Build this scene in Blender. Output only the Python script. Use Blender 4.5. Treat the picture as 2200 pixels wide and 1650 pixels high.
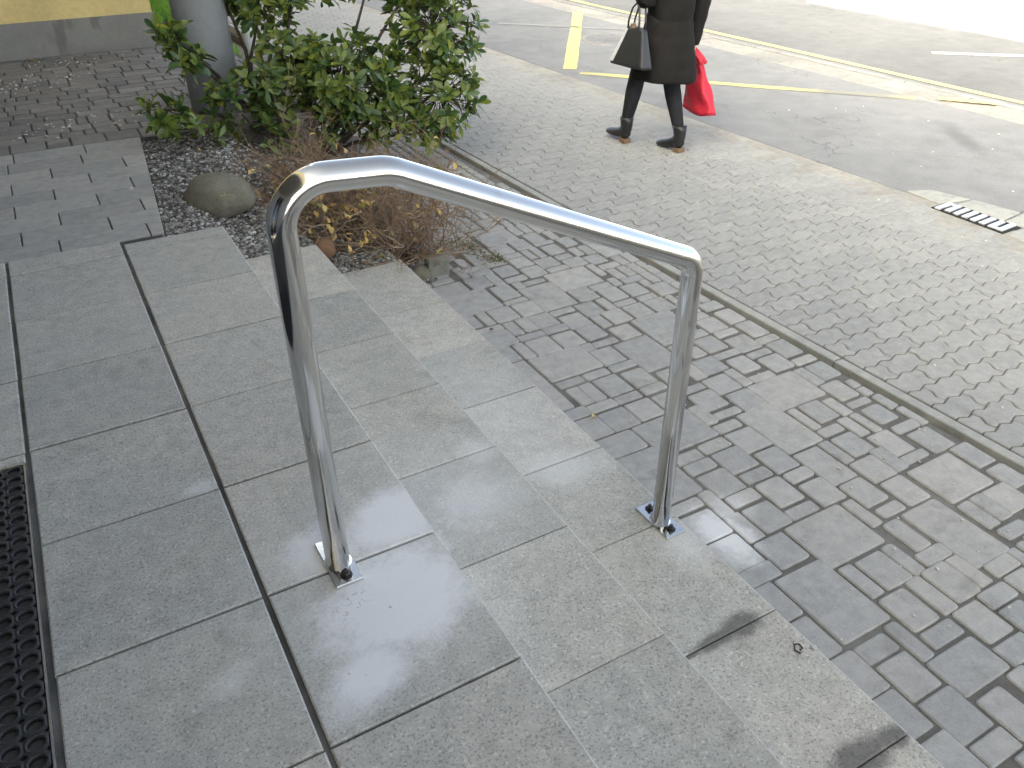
import bpy, bmesh, math, random
import numpy as np
from mathutils import Vector, Matrix, noise

# ---------------------------------------------------------------- clean
for o in list(bpy.data.objects):
    bpy.data.objects.remove(o)
SC = bpy.context.scene
COL = SC.collection

# ---------------------------------------------------------------- camera
CAM_Z = 1.31574
FW = Vector((0.40873369, 0.72795118, -0.55047603))
RT = Vector((0.87043179, -0.49226687, -0.00467132))
UP = Vector((0.2743816, 0.47724251, 0.8348379))
cam_data = bpy.data.cameras.new('camera')
cam = bpy.data.objects.new('camera', cam_data)
COL.objects.link(cam)
cam_data.sensor_fit = 'HORIZONTAL'
cam_data.sensor_width = 36.0
cam_data.lens = 36.0 * 1750.703 / 2200.0
cam_data.clip_start = 0.05
cam_data.clip_end = 3000.0
cam.matrix_world = Matrix(((RT.x, UP.x, -FW.x, 0.0), (RT.y, UP.y, -FW.y, 0.0),
                           (RT.z, UP.z, -FW.z, CAM_Z), (0, 0, 0, 1)))
SC.camera = cam

# ---------------------------------------------------------------- light
SUN_EL = math.radians(21.0)
SUN_DIR = Vector((0.93, 0.37, 0.0)).normalized()          # horizontal travel of the light
w = bpy.data.worlds.new('World')
SC.world = w
w.use_nodes = True
wn = w.node_tree.nodes
wl = w.node_tree.links
for n in list(wn):
    wn.remove(n)
sky = wn.new('ShaderNodeTexSky')
sky.sky_type = 'NISHITA'
sky.sun_disc = False
sky.sun_elevation = SUN_EL
sky.sun_rotation = math.atan2(-SUN_DIR.x, -SUN_DIR.y)
sky.air_density = 0.045
sky.dust_density = 2.2
sky.ozone_density = 0.0
bg = wn.new('ShaderNodeBackground')
bg.inputs['Strength'].default_value = 0.15
wo = wn.new('ShaderNodeOutputWorld')
tint = wn.new('ShaderNodeMix'); tint.data_type = 'RGBA'; tint.blend_type = 'MULTIPLY'   # camera white balance, even over the whole sky
tint.inputs[0].default_value = 1.0; tint.inputs[7].default_value = (1.0, 1.055, .915, 1)
wl.new(sky.outputs[0], tint.inputs[6]); wl.new(tint.outputs[2], bg.inputs[0])
wl.new(bg.outputs[0], wo.inputs[0])
sd = bpy.data.lights.new('sun', 'SUN')
sd.energy = 4.2
sd.angle = math.radians(0.55)
sd.color = (1.0, 0.93, 0.82)
sun = bpy.data.objects.new('sun', sd)
COL.objects.link(sun)
ld = Vector((SUN_DIR.x * math.cos(SUN_EL), SUN_DIR.y * math.cos(SUN_EL), -math.sin(SUN_EL)))
sun.rotation_euler = ld.to_track_quat('-Z', 'Y').to_euler()
sun.location = (-6, -4, 14)
SC.view_settings.view_transform = 'Standard'
SC.view_settings.look = 'None'
SC.view_settings.gamma = 1.0
SC.view_settings.exposure = 4.62
SC.view_settings.use_curve_mapping = False
SC.render.engine = 'CYCLES'
SC.cycles.max_bounces = 8

# ---------------------------------------------------------------- levels
Z1, Z2, Z3 = -0.152, -0.304, -0.456
E1, E2, E3 = 0.5199, 0.8885, 1.2723
TH = 0.035                       # the street runs at a small angle to the steps

def at_y(px, py, Y):
    d = FW * 1750.703 + RT * (px - 1100) - UP * (py - 825)
    return Vector((0, 0, CAM_Z)) + d * (Y / d.y)

def depth(P):
    return (P - Vector((0, 0, CAM_Z))).dot(FW)

def pix(P):
    v = P - Vector((0, 0, CAM_Z))
    k = 1750.703 / max(v.dot(FW), 1e-4)
    return 1100 + k * v.dot(RT), 825 - k * v.dot(UP)

def in_frame(P, m=40):
    if depth(P) < 0.1:
        return False
    x, y = pix(P)
    return -m < x < 2200 + m and -m < y < 1650 + m

def street(u, v):
    return u * math.cos(TH) - v * math.sin(TH), u * math.sin(TH) + v * math.cos(TH)

# ---------------------------------------------------------------- object helpers
def obj(name, me, mat=None, parent=None):
    o = bpy.data.objects.new(name, me)
    COL.objects.link(o)
    if mat is not None and len(me.materials) == 0:
        me.materials.append(mat)
    if parent is not None:
        o.parent = parent
    return o

def empty(name, loc=(0, 0, 0), parent=None):
    o = bpy.data.objects.new(name, None)
    o.empty_display_size = 0.1
    o.location = loc
    COL.objects.link(o)
    if parent is not None:
        o.parent = parent
    return o

def tag(o, label=None, cat=None, group=None, kind=None):
    if label: o['label'] = label
    if cat: o['category'] = cat
    if group: o['group'] = group
    if kind: o['kind'] = kind
    return o

class MB:
    def __init__(self):
        self.v = []; self.f = []; self.m = []; self.cur = 0
    def add(self, vs, fs):
        b = len(self.v)
        self.v.extend([tuple(x) for x in vs])
        for f in fs:
            self.f.append(tuple(b + i for i in f)); self.m.append(self.cur)
    def box(self, x0, y0, z0, x1, y1, z1, M=None):
        vs = [Vector(p) for p in ((x0,y0,z0),(x1,y0,z0),(x1,y1,z0),(x0,y1,z0),(x0,y0,z1),(x1,y0,z1),(x1,y1,z1),(x0,y1,z1))]
        if M is not None: vs = [M @ p for p in vs]
        self.add(vs, [(3,2,1,0),(4,5,6,7),(0,1,5,4),(1,2,6,5),(2,3,7,6),(3,0,4,7)])
    def prism(self, poly, z0, z1, bev=0.0, bz=None, zf=None):
        """poly counter-clockwise; top edge bevelled inward"""
        n = len(poly)
        cx = sum(p[0] for p in poly) / n; cy = sum(p[1] for p in poly) / n
        bz = bev if bz is None else bz
        if bev > 0:
            top = inset(poly, bev)
        vs = [(p[0], p[1], z0) for p in poly] + [(p[0], p[1], z1 - (bz if bev > 0 else 0)) for p in poly]
        fs = [(i, (i+1) % n, n + (i+1) % n, n + i) for i in range(n)]
        if bev > 0:
            vs += [(p[0], p[1], z1) for p in top]
            fs += [(n + i, n + (i+1) % n, 2*n + (i+1) % n, 2*n + i) for i in range(n)]
            fs.append(tuple(range(2*n, 3*n)))
        else:
            fs.append(tuple(range(n, 2*n)))
        if zf: vs = [(a, b, c + zf(a, b)) for a, b, c in vs]
        self.add(vs, fs)
    def tube(self, pts, rad, seg=8, cap=True, up=None):
        pts = [Vector(p) for p in pts]; n = len(pts)
        if not hasattr(rad, '__len__'): rad = [rad] * n
        T = []
        for i in range(n):
            t = pts[min(i+1, n-1)] - pts[max(i-1, 0)]
            T.append(t.normalized() if t.length > 1e-9 else Vector((0,0,1)))
        a = T[0].orthogonal().normalized() if up is None else (up - T[0]*up.dot(T[0])).normalized()
        vs = []
        for i in range(n):
            a = (a - T[i]*a.dot(T[i]))
            a = a.normalized() if a.length > 1e-6 else T[i].orthogonal().normalized()
            b = T[i].cross(a)
            r = rad[i]; ra, rb = (r if hasattr(r, '__len__') else (r, r))
            for k in range(seg):
                th = 2*math.pi*k/seg
                vs.append(pts[i] + a*(math.cos(th)*ra) + b*(math.sin(th)*rb))
        fs = []
        for i in range(n-1):
            for k in range(seg):
                k2 = (k+1) % seg
                fs.append((i*seg+k, i*seg+k2, (i+1)*seg+k2, (i+1)*seg+k))
        if cap:
            fs.append(tuple(reversed(range(seg)))); fs.append(tuple(range((n-1)*seg, n*seg)))
        self.add(vs, fs)
    def rings(self, rings, cap=True):
        seg = len(rings[0]); vs = [p for r in rings for p in r]; fs = []
        for i in range(len(rings)-1):
            for k in range(seg):
                k2 = (k+1) % seg
                fs.append((i*seg+k, i*seg+k2, (i+1)*seg+k2, (i+1)*seg+k))
        if cap:
            fs.append(tuple(reversed(range(seg)))); fs.append(tuple(range((len(rings)-1)*seg, len(rings)*seg)))
        self.add(vs, fs)
    def mesh(self, name, mats=(), smooth=False):
        me = bpy.data.meshes.new(name)
        me.from_pydata(self.v, [], self.f)
        for m in mats: me.materials.append(m)
        if len(mats) > 1: me.polygons.foreach_set('material_index', self.m)
        if smooth: me.polygons.foreach_set('use_smooth', [True]*len(me.polygons))
        me.update()
        return me
    def build(self, name, mat, parent=None, smooth=False):
        mats = mat if isinstance(mat, (list, tuple)) else [mat]
        return obj(name, self.mesh(name, mats, smooth), None, parent)

def inset(poly, d):
    n = len(poly); out = []
    for i in range(n):
        p0 = Vector(poly[i-1]); p1 = Vector(poly[i]); p2 = Vector(poly[(i+1) % n])
        e1 = (p1-p0); e2 = (p2-p1)
        if e1.length < 1e-9 or e2.length < 1e-9:
            out.append((p1.x, p1.y)); continue
        n1 = Vector((-e1.y, e1.x)).normalized(); n2 = Vector((-e2.y, e2.x)).normalized()
        m = (n1+n2)
        if m.length < 1e-6: m = n1
        m.normalize()
        k = d / max(m.dot(n1), 0.4)
        q = p1 + m*k
        out.append((q.x, q.y))
    return out

def round_rect(x0, y0, x1, y1, r, rnd, jit=0.002, seg=2):
    pts = []
    for cx, cy, a0 in ((x1-r, y1-r, 0), (x0+r, y1-r, 90), (x0+r, y0+r, 180), (x1-r, y0+r, 270)):
        for k in range(seg+1):
            a = math.radians(a0 + 90*k/seg)
            pts.append((cx + r*math.cos(a) + rnd.uniform(-jit, jit), cy + r*math.sin(a) + rnd.uniform(-jit, jit)))
    return pts

def clip(poly, fn):
    out = []
    n = len(poly)
    for i in range(n):
        a, b = poly[i], poly[(i+1) % n]
        fa, fb = fn(a), fn(b)
        if fa >= 0: out.append(a)
        if (fa >= 0) != (fb >= 0):
            t = fa/(fa-fb)
            out.append((a[0]+(b[0]-a[0])*t, a[1]+(b[1]-a[1])*t))
    return out

def area(p):
    return 0.5*sum(p[i-1][0]*p[i][1]-p[i][0]*p[i-1][1] for i in range(len(p)))

# ---------------------------------------------------------------- material helpers
class NT:
    def __init__(self, name):
        self.m = bpy.data.materials.new(name)
        self.m.use_nodes = True
        self.t = self.m.node_tree
        self.b = self.t.nodes['Principled BSDF']
        self.out = self.t.nodes['Material Output']
        self._pos = None
    def n(self, typ, **kw):
        x = self.t.nodes.new(typ)
        for k, v in kw.items(): setattr(x, k, v)
        return x
    def l(self, a, b): self.t.links.new(a, b)
    def setin(self, sock, v):
        if hasattr(v, 'is_output') or isinstance(v, bpy.types.NodeSocket): self.l(v, sock)
        elif isinstance(v, (tuple, list)) and len(v) == 3 and sock.type == 'RGBA': sock.default_value = (*v, 1)
        else: sock.default_value = v
    def pos(self):
        if self._pos is None: self._pos = self.n('ShaderNodeNewGeometry').outputs['Position']
        return self._pos
    def objc(self):
        return self.n('ShaderNodeTexCoord').outputs['Object']
    def noise(self, scale, detail=3, rough=0.55, vec=None, dist=0.0):
        x = self.n('ShaderNodeTexNoise')
        self.l(vec if vec is not None else self.pos(), x.inputs['Vector'])
        x.inputs['Scale'].default_value = scale; x.inputs['Detail'].default_value = detail
        x.inputs['Roughness'].default_value = rough; x.inputs['Distortion'].default_value = dist
        return x.outputs['Fac']
    def vor(self, scale, feat='F1', vec=None, out='Distance'):
        x = self.n('ShaderNodeTexVoronoi'); x.feature = feat
        self.l(vec if vec is not None else self.pos(), x.inputs['Vector'])
        x.inputs['Scale'].default_value = scale
        return x.outputs[out]
    def math(self, op, a, b=0.0, clamp=False):
        x = self.n('ShaderNodeMath', operation=op); x.use_clamp = clamp
        self.setin(x.inputs[0], a); self.setin(x.inputs[1], b)
        return x.outputs[0]
    def mr(self, v, a, b, c=0.0, d=1.0, smooth=True):
        x = self.n('ShaderNodeMapRange')
        x.interpolation_type = 'SMOOTHSTEP' if smooth else 'LINEAR'
        self.setin(x.inputs['Value'], v)
        for k, q in (('From Min', a), ('From Max', b), ('To Min', c), ('To Max', d)): x.inputs[k].default_value = q
        return x.outputs['Result']
    def mix(self, f, a, b, mode='MIX'):
        x = self.n('ShaderNodeMix', data_type='RGBA', blend_type=mode)
        self.setin(x.inputs[0], f); self.setin(x.inputs[6], a); self.setin(x.inputs[7], b)
        return x.outputs[2]
    def rand(self):
        return self.n('ShaderNodeObjectInfo').outputs['Random']
    def scale_col(self, col, fac):
        c = self.n('ShaderNodeCombineColor')
        for i in range(3): self.setin(c.inputs[i], fac)
        return self.mix(1.0, col, c.outputs[0], 'MULTIPLY')
    def ell(self, cx, cy, rx, ry, ang=0.0, soft=0.5, nz=None, na=0.35):
        """soft elliptical patch at a fixed place of the paving (dust, damp)"""
        mp = self.n('ShaderNodeMapping', vector_type='TEXTURE')
        mp.inputs['Location'].default_value = (cx, cy, 0)
        mp.inputs['Rotation'].default_value = (0, 0, ang)
        mp.inputs['Scale'].default_value = (rx, ry, 1000.0)
        self.l(self.pos(), mp.inputs['Vector'])
        ln = self.n('ShaderNodeVectorMath', operation='LENGTH'); self.l(mp.outputs[0], ln.inputs[0])
        v = ln.outputs['Value']
        if nz is not None: v = self.math('ADD', v, self.math('MULTIPLY', self.math('SUBTRACT', nz, 0.5), na*2))
        return self.mr(v, 1.0+soft*0.5, 1.0-soft, 0, 1)
    def bump(self, h, strength=0.3, dist=0.002):
        x = self.n('ShaderNodeBump'); x.inputs['Strength'].default_value = strength; x.inputs['Distance'].default_value = dist
        self.l(h, x.inputs['Height']); self.l(x.outputs[0], self.b.inputs['Normal'])
    def fin(self, col, rough=0.8, metal=0.0, spec=None):
        self.setin(self.b.inputs['Base Color'], col)
        self.setin(self.b.inputs['Roughness'], rough)
        self.setin(self.b.inputs['Metallic'], metal)
        if spec is not None: self.b.inputs['Specular IOR Level'].default_value = spec
        return self.m

def maxm(t, lst):
    r = lst[0]
    for x in lst[1:]: r = t.math('MAXIMUM', r, x)
    return r

def concrete(name, c1, c2, speck=0.35, var=0.12, rough=0.85, dust=False, wet=False, warmth=.22, fine=260):
    t = NT(name)
    c1 = (c1[0], c1[1]*1.0, c1[2]*.985); c2 = (c2[0], c2[1]*1.0, c2[2]*.985)
    big = t.noise(3.2, 4, 0.6); mid = t.noise(22, 4, 0.65); fi = t.noise(fine, 2, 0.7)
    col = t.mix(t.mr(big, 0.35, 0.65), c1, c2)
    col = t.scale_col(col, t.mr(mid, 0.25, 0.75, 1-0.16, 1+0.16, False))
    sp = t.mr(fi, 0.52, 0.66, 0, 1)
    col = t.mix(t.math('MULTIPLY', sp, speck), col, (c1[0]*0.35, c1[1]*0.36, c1[2]*0.38))
    lt = t.mr(t.noise(fine*0.8, 2, 0.6), 0.57, 0.70, 0, 1)
    col = t.mix(t.math('MULTIPLY', lt, speck*0.8), col, (min(1, c1[0]*1.75), min(1, c1[1]*1.75), min(1, c1[2]*1.75)))
    col = t.scale_col(col, t.mr(t.rand(), 0, 1, 1-var, 1+var, False))
    warm = t.math('ADD', t.math('MULTIPLY', t.noise(1.7, 3, .6), .6), t.math('MULTIPLY', t.rand(), .4))
    col = t.mix(t.mr(warm, .3, .7, 0, warmth), col, t.mix(1.0, col, (1.10, .99, .90), 'MULTIPLY'))
    scuff = t.mr(t.noise(6.5, 6, .72, dist=.6), .52, .72)
    col = t.scale_col(col, t.mr(scuff, 0, 1, 1.04, .82 if warmth > .15 else .94, False))
    if wet:
        nz = t.noise(38, 4, 0.7)
        wm = maxm(t, [t.ell(1.085, .905, .090, .022, 0.02, .5, nz, .5), t.ell(1.165, .910, .065, .040, 0, .5, nz, .5),
                      t.ell(1.13, .515, .10, .045, 0.05, .5, nz, .5), t.ell(1.235, .515, .05, .03, 0, .5, nz, .5),
                      t.ell(0.985, .897, .05, .006, 0, .6, nz, .6)])
        col = t.mix(t.math('MULTIPLY', wm, 0.72), col, (0.075, 0.072, 0.068))
    if dust:
        nz = t.noise(9, 5, 0.7); nz2 = t.noise(60, 4, 0.75)
        nn = t.math('ADD', t.math('MULTIPLY', nz, 0.65), t.math('MULTIPLY', nz2, 0.35))
        dm = maxm(t, [t.ell(.37, 1.15, .20, .165, .25, .5, nn, .7), t.ell(.25, 1.0, .12, .07, .5, .7, nn, .7),
                      t.ell(.46, 1.385, .14, .11, .3, .5, nn, .6), t.ell(.27, 1.36, .10, .09, 0, .8, nn, .8),
                      t.math('MULTIPLY', t.ell(.73, 1.50, .15, .15, -.3, .9, nn, .8), .62),
                      t.math('MULTIPLY', t.ell(.82, 1.68, .09, .10, 0, .9, nn, .8), .5),
                      t.math('MULTIPLY', t.ell(1.10, 1.66, .16, .12, -.3, .9, nn, .8), .55),
                      t.math('MULTIPLY', t.ell(1.22, 1.20, .07, .10, 0, .9, nn, .8), .45),
                      t.math('MULTIPLY', t.ell(1.47, 1.29, .085, .14, .15, .7, nn, 1.0), .85),
                      t.math('MULTIPLY', t.ell(1.57, 1.36, .09, .08, 0, .9, nn, 1.0), .45),
                      t.math('MULTIPLY', t.ell(.34, 1.22, .30, .30, 0, .9, nn, .8), .33),
                      t.math('MULTIPLY', t.ell(1.08, 2.0, .22, .55, 0, .9, nn, .7), .28),
                      t.math('MULTIPLY', t.ell(.72, 1.55, .26, .32, 0, .9, nn, .7), .30),
                      t.math('MULTIPLY', t.ell(.08, 1.72, .05, .03, 0, .9, nn, .9), .4),
                      t.math('MULTIPLY', t.ell(.02, 1.12, .06, .04, .5, .9, nn, .9), .35)])
        scrape = t.mr(t.noise(70, 2, .5, dist=1.5), .58, .7, 0, 1)
        hole = t.math('MULTIPLY', t.ell(.27, 1.19, .06, .04, .4, .8, nz2, .8), scrape)
        dm = t.math('MULTIPLY', dm, t.math('SUBTRACT', 1.0, t.math('MULTIPLY', hole, .8)))
        col = t.mix(t.math('MULTIPLY', dm, 0.9), col, (0.84, 0.845, 0.84))
    h = t.math('ADD', t.math('MULTIPLY', fi, .6), t.math('MULTIPLY', mid, .6))
    t.bump(h, 0.35, 0.0015)
    return t.fin(col, rough, 0, 0.35)

def plain(name, col, rough=0.7, metal=0.0, var=0.15, scale=12, bump=0.0, spec=None, objcoord=False):
    t = NT(name)
    vec = t.objc() if objcoord else None
    nz = t.noise(scale, 4, 0.6, vec)
    c = t.scale_col(t.mix(0.0, col, col), t.mr(nz, .3, .7, 1-var, 1+var, False))
    if bump: t.bump(t.noise(scale*5, 3, .6, vec), bump, 0.003)
    return t.fin(c, rough, metal, spec)

# ---------------------------------------------------------------- materials
M = {}
M['tile'] = concrete('terrazzo_tile', (.43, .428, .395), (.47, .455, .412), .62, .10, .9, dust=True, wet=True, fine=170)
M['bond'] = concrete('small_tile', (.345, .34, .325), (.32, .328, .315), .25, .12, .85)
M['joint'] = concrete('joint_mortar', (.135, .134, .128), (.205, .202, .192), .4, 0, .95)
M['tilejoint'] = concrete('tile_joint', (.06, .06, .058), (.15, .148, .14), .3, 0, .95)
M['paver'] = concrete('paver_stone', (.35, .352, .348), (.375, .37, .358), .2, .085, .85, dust=True, fine=180)
M['court'] = concrete('dark_paver', (.19, .186, .178), (.225, .217, .205), .2, .2, .85)
M['wave'] = concrete('wave_block', (.325, .324, .318), (.355, .352, .34), .15, .05, .88, warmth=.06, fine=150)
M['sand'] = concrete('joint_sand', (.15, .147, .138), (.22, .215, .20), .3, 0, .95)
M['sand_pale'] = concrete('drifted_sand', (.30, .292, .27), (.37, .36, .335), .3, 0, .95)
M['worn'] = concrete('worn_nosing', (.50, .485, .455), (.42, .415, .40), .35, .05, .85)
M['edging'] = concrete('edging_concrete', (.34, .345, .33), (.39, .39, .37), .2, .06, .85)
M['gutter'] = concrete('gutter_stone', (.31, .295, .275), (.265, .255, .245), .2, .12, .85)
M['soil'] = concrete('bed_soil', (.075, .06, .048), (.12, .10, .085), .5, 0, .95)
M['court_sand'] = concrete('court_sand', (.06, .057, .053), (.16, .155, .15), .5, 0, .95)

def asphalt(name='asphalt', k=1.0):
    t = NT(name)
    big = t.noise(.7, 5, .6); mid = t.noise(6, 5, .65); fi = t.noise(140, 2, .7)
    col = t.mix(t.mr(big, .35, .65), (.215*k, .216*k, .219*k), (.255*k, .254*k, .255*k))
    col = t.scale_col(col, t.mr(mid, .25, .75, .86, 1.14, False))
    col = t.mix(t.math('MULTIPLY', t.mr(fi, .5, .7), .4), col, (.08, .08, .082))
    col = t.mix(t.math('MULTIPLY', t.mr(t.noise(110, 2, .6), .62, .75), .4), col, (.42, .41, .4))
    nz = t.noise(7, 4, .7)
    oil = maxm(t, [t.ell(5.75, 3.55, .09, .42, -.62, .8, nz, .5), t.math('MULTIPLY', t.ell(5.1, 4.3, .5, .3, .4, .9, nz, .9), .3)])
    col = t.mix(t.math('MULTIPLY', oil, .42), col, (.07, .07, .075))
    # cracks in the old surfacing
    mp = t.n('ShaderNodeMapping'); mp.inputs['Scale'].default_value = (1, .6, 1)
    t.l(t.pos(), mp.inputs['Vector'])
    dn = t.n('ShaderNodeVectorMath', operation='ADD')
    nzv = t.n('ShaderNodeTexNoise'); nzv.inputs['Scale'].default_value = 3.0; t.l(t.pos(), nzv.inputs['Vector'])
    t.l(mp.outputs[0], dn.inputs[0]); t.l(nzv.outputs['Color'], dn.inputs[1])
    cr = t.n('ShaderNodeTexVoronoi'); cr.feature = 'DISTANCE_TO_EDGE'; cr.inputs['Scale'].default_value = .75
    t.l(dn.outputs[0], cr.inputs['Vector'])
    cm = t.math('MULTIPLY', t.mr(cr.outputs['Distance'], .008, .001), t.mr(t.noise(1.1, 2, .5), .52, .62))
    col = t.mix(t.math('MULTIPLY', cm, .38), col, (.05, .05, .05))
    t.bump(t.math('ADD', fi, t.math('MULTIPLY', cm, -2.0)), .5, .003)
    return t.fin(col, .88, 0, .3)
M['asphalt'] = asphalt()
M['asphalt_far'] = asphalt('asphalt_far_lane', .70)

def paint(name, c):  # worn marking paint, also used to colour in streaks of light
    t = NT(name)
    wear = t.mr(t.math('ADD', t.math('MULTIPLY', t.noise(2.2, 3, .6), .7), t.math('MULTIPLY', t.noise(60, 4, .75), .5)), .56, .72)
    fade = t.ell(6.08, 4.8, .50, .50, 0, .5, t.noise(8, 3, .6), .5)
    wv = t.math('MAXIMUM', t.math('MULTIPLY', wear, .6), t.math('MULTIPLY', fade, .9))
    col = t.mix(wv, c, (.225, .222, .215))
    return t.fin(col, .8, 0, .3)
M['yellow_paint'] = paint('yellow_road_paint', (.68, .60, .24))
M['faint_streak'] = paint('faint_light_streak', (.30, .296, .285))  # pale colour standing for a faint streak of light
M['light_streak'] = paint('white_light_streak', (.74, .73, .70))  # near-white colour standing for a bright streak of sunlight

def steel():
    t = NT('polished_steel')
    vec = t.objc()
    mp = t.n('ShaderNodeMapping'); mp.inputs['Scale'].default_value = (1, 1, .12)
    t.l(vec, mp.inputs['Vector'])
    st = t.noise(60, 3, .6, mp.outputs[0])
    sm = t.noise(5, 3, .6, vec)
    ro = t.math('ADD', t.mr(sm, .3, .7, .07, .13, False), t.mr(st, .3, .7, -.01, .015, False))
    tarn = t.math('MULTIPLY', t.mr(t.noise(9, 4, .7, vec), .56, .7), .4)
    col = t.mix(tarn, (.67, .66, .635), (.56, .51, .45))
    return t.fin(col, ro, 1.0)
M['steel'] = steel()
M['plate'] = plain('polished_plate', (.70, .71, .71), .14, 1.0, .08, 40)
M['bolt'] = plain('dark_bolt', (.10, .095, .09), .45, .9, .2, 80)
M['black'] = plain('dark_glass', (.012, .014, .016), .08, 0, .1, 4)
M['frame'] = plain('aluminium_frame', (.62, .63, .63), .35, 1.0, .1, 30)
M['rubber'] = plain('black_rubber', (.022, .023, .024), .55, 0, .35, 60, .3)
M['matfloor'] = concrete('mat_pit', (.05, .05, .048), (.09, .09, .085), .4, 0, .95)

def plaster(name, c, stains=False):
    t = NT(name)
    nz = t.noise(2.5, 5, .65)
    col = t.scale_col(t.mix(0, c, c), t.mr(nz, .3, .7, .88, 1.1, False))
    col = t.scale_col(col, t.mr(t.noise(30, 4, .7), .3, .7, .93, 1.07, False))
    if stains:
        gx = t.n('ShaderNodeSeparateXYZ'); t.l(t.pos(), gx.inputs[0])
        sx = t.n('ShaderNodeCombineXYZ'); t.l(gx.outputs[0], sx.inputs[0])
        t.setin(sx.inputs[2], t.math('MULTIPLY', gx.outputs[2], .35))
        m = t.mr(t.noise(6, 3, .6, sx.outputs[0]), .55, .66)
        col = t.mix(t.math('MULTIPLY', m, .5), col, (c[0]*.45, c[1]*.43, c[2]*.4))
    t.bump(t.noise(120, 3, .7), .4, .003)
    return t.fin(col, .9, 0, .25)
M['yellow_wall'] = plaster('ochre_render', (.80, .63, .28))
M['plinth'] = plaster('grey_plinth', (.30, .295, .265), True)
M['soffit'] = plaster('soffit_render', (.26, .255, .24))
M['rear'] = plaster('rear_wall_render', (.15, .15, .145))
M['column'] = plaster('grey_column_paint', (.20, .215, .22))
M['wood'] = plain('bark', (.055, .042, .032), .9, 0, .3, 40, .5)
M['twig'] = plain('reddish_twig', (.245, .165, .105), .9, 0, .3, 40)
M['twig2'] = plain('grey_twig', (.31, .245, .175), .9, 0, .3, 40)

def leafmat(name, c1, c2, rough=.33, tr=.25):
    t = NT(name)
    col = t.mix(t.mr(t.rand(), 0, 1, 0, 1, False), c1, c2)
    col = t.scale_col(col, t.mr(t.noise(14, 3, .6), .3, .7, .7, 1.3, False))
    t.b.inputs['Transmission Weight'].default_value = 0
    m = t.fin(col, rough, 0, .5)
    ts = t.n('ShaderNodeBsdfTranslucent'); t.l(col, ts.inputs['Color'])
    mx = t.n('ShaderNodeMixShader'); mx.inputs[0].default_value = tr
    t.l(t.b.outputs[0], mx.inputs[1]); t.l(ts.outputs[0], mx.inputs[2]); t.l(mx.outputs[0], t.out.inputs['Surface'])
    return m
M['leaf_a'] = leafmat('laurel_green', (.115, .175, .028), (.155, .205, .045))
M['leaf_b'] = leafmat('laurel_dark', (.038, .085, .022), (.062, .115, .03))
M['leaf_c'] = leafmat('laurel_yellow', (.30, .30, .03), (.20, .25, .04))
M['leaf_d'] = leafmat('autumn_leaf', (.58, .36, .09), (.68, .52, .20), .6)
M['leaf_e'] = leafmat('dead_leaf', (.20, .115, .06), (.28, .18, .085), .7)
M['moss'] = leafmat('moss_green', (.10, .12, .02), (.15, .15, .03), .9)
M['grass'] = leafmat('grass_green', (.16, .33, .03), (.20, .38, .04), .6)
M['rock'] = concrete('boulder_stone', (.125, .122, .09), (.19, .18, .145), .35, 0, .9, fine=120)
M['brown_rock'] = concrete('brown_stone', (.19, .105, .06), (.23, .14, .09), .25, 0, .9)
M['green_rock'] = concrete('mossy_block', (.17, .185, .15), (.22, .225, .19), .25, 0, .9)
M['peb_a'] = concrete('pebble_grey', (.22, .215, .20), (.32, .31, .29), .2, 0, .9)
M['peb_b'] = concrete('pebble_dark', (.10, .095, .088), (.15, .14, .13), .2, 0, .9)
M['peb_c'] = concrete('pebble_light', (.46, .455, .43), (.55, .54, .52), .1, 0, .9)
M['coat'] = plain('black_coat_cloth', (.0125, .0115, .011), .92, 0, .25, 9, .4, .2)
M['tights'] = plain('charcoal_tights', (.018, .019, .022), .9, 0, .15, 30, 0, .2)
M['skin'] = plain('skin', (.55, .34, .25), .5, 0, .06, 20)
M['hair'] = plain('brown_hair', (.05, .03, .018), .55, 0, .3, 30)
M['boot'] = plain('black_leather', (.012, .012, .014), .42, 0, .2, 20)
M['heel'] = plain('tan_heel', (.16, .10, .055), .6, 0, .15, 30)
M['bag'] = plain('black_bag_leather', (.020, .021, .024), .38, 0, .2, 12)
M['bag_pale'] = plain('pale_bag_wedge', (.60, .61, .62), .4, 0, .08, 12)
M['red'] = plain('red_bag_cloth', (.46, .014, .036), .6, 0, .15, 9, .3)
M['post_white'] = plain('white_post_paint', (.78, .79, .80), .5, 0, .05, 10)
M['iron'] = plain('cast_iron', (.26, .25, .24), .6, .4, .2, 30, .3)
M['grate'] = plain('worn_bright_grate', (.80, .81, .82), .38, .6, .08, 30)
M['pit'] = plain('drain_pit', (.012, .012, .012), .9)

# ================================================================ SETTING
rnd = random.Random(7)

# ground out to the horizon
g = MB(); g.add([(-900, -900, -.62), (900, -900, -.62), (900, 900, -.62), (-900, 900, -.62)], [(0, 1, 2, 3)])
tag(g.build('ground', M['asphalt']), kind='structure')

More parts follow.
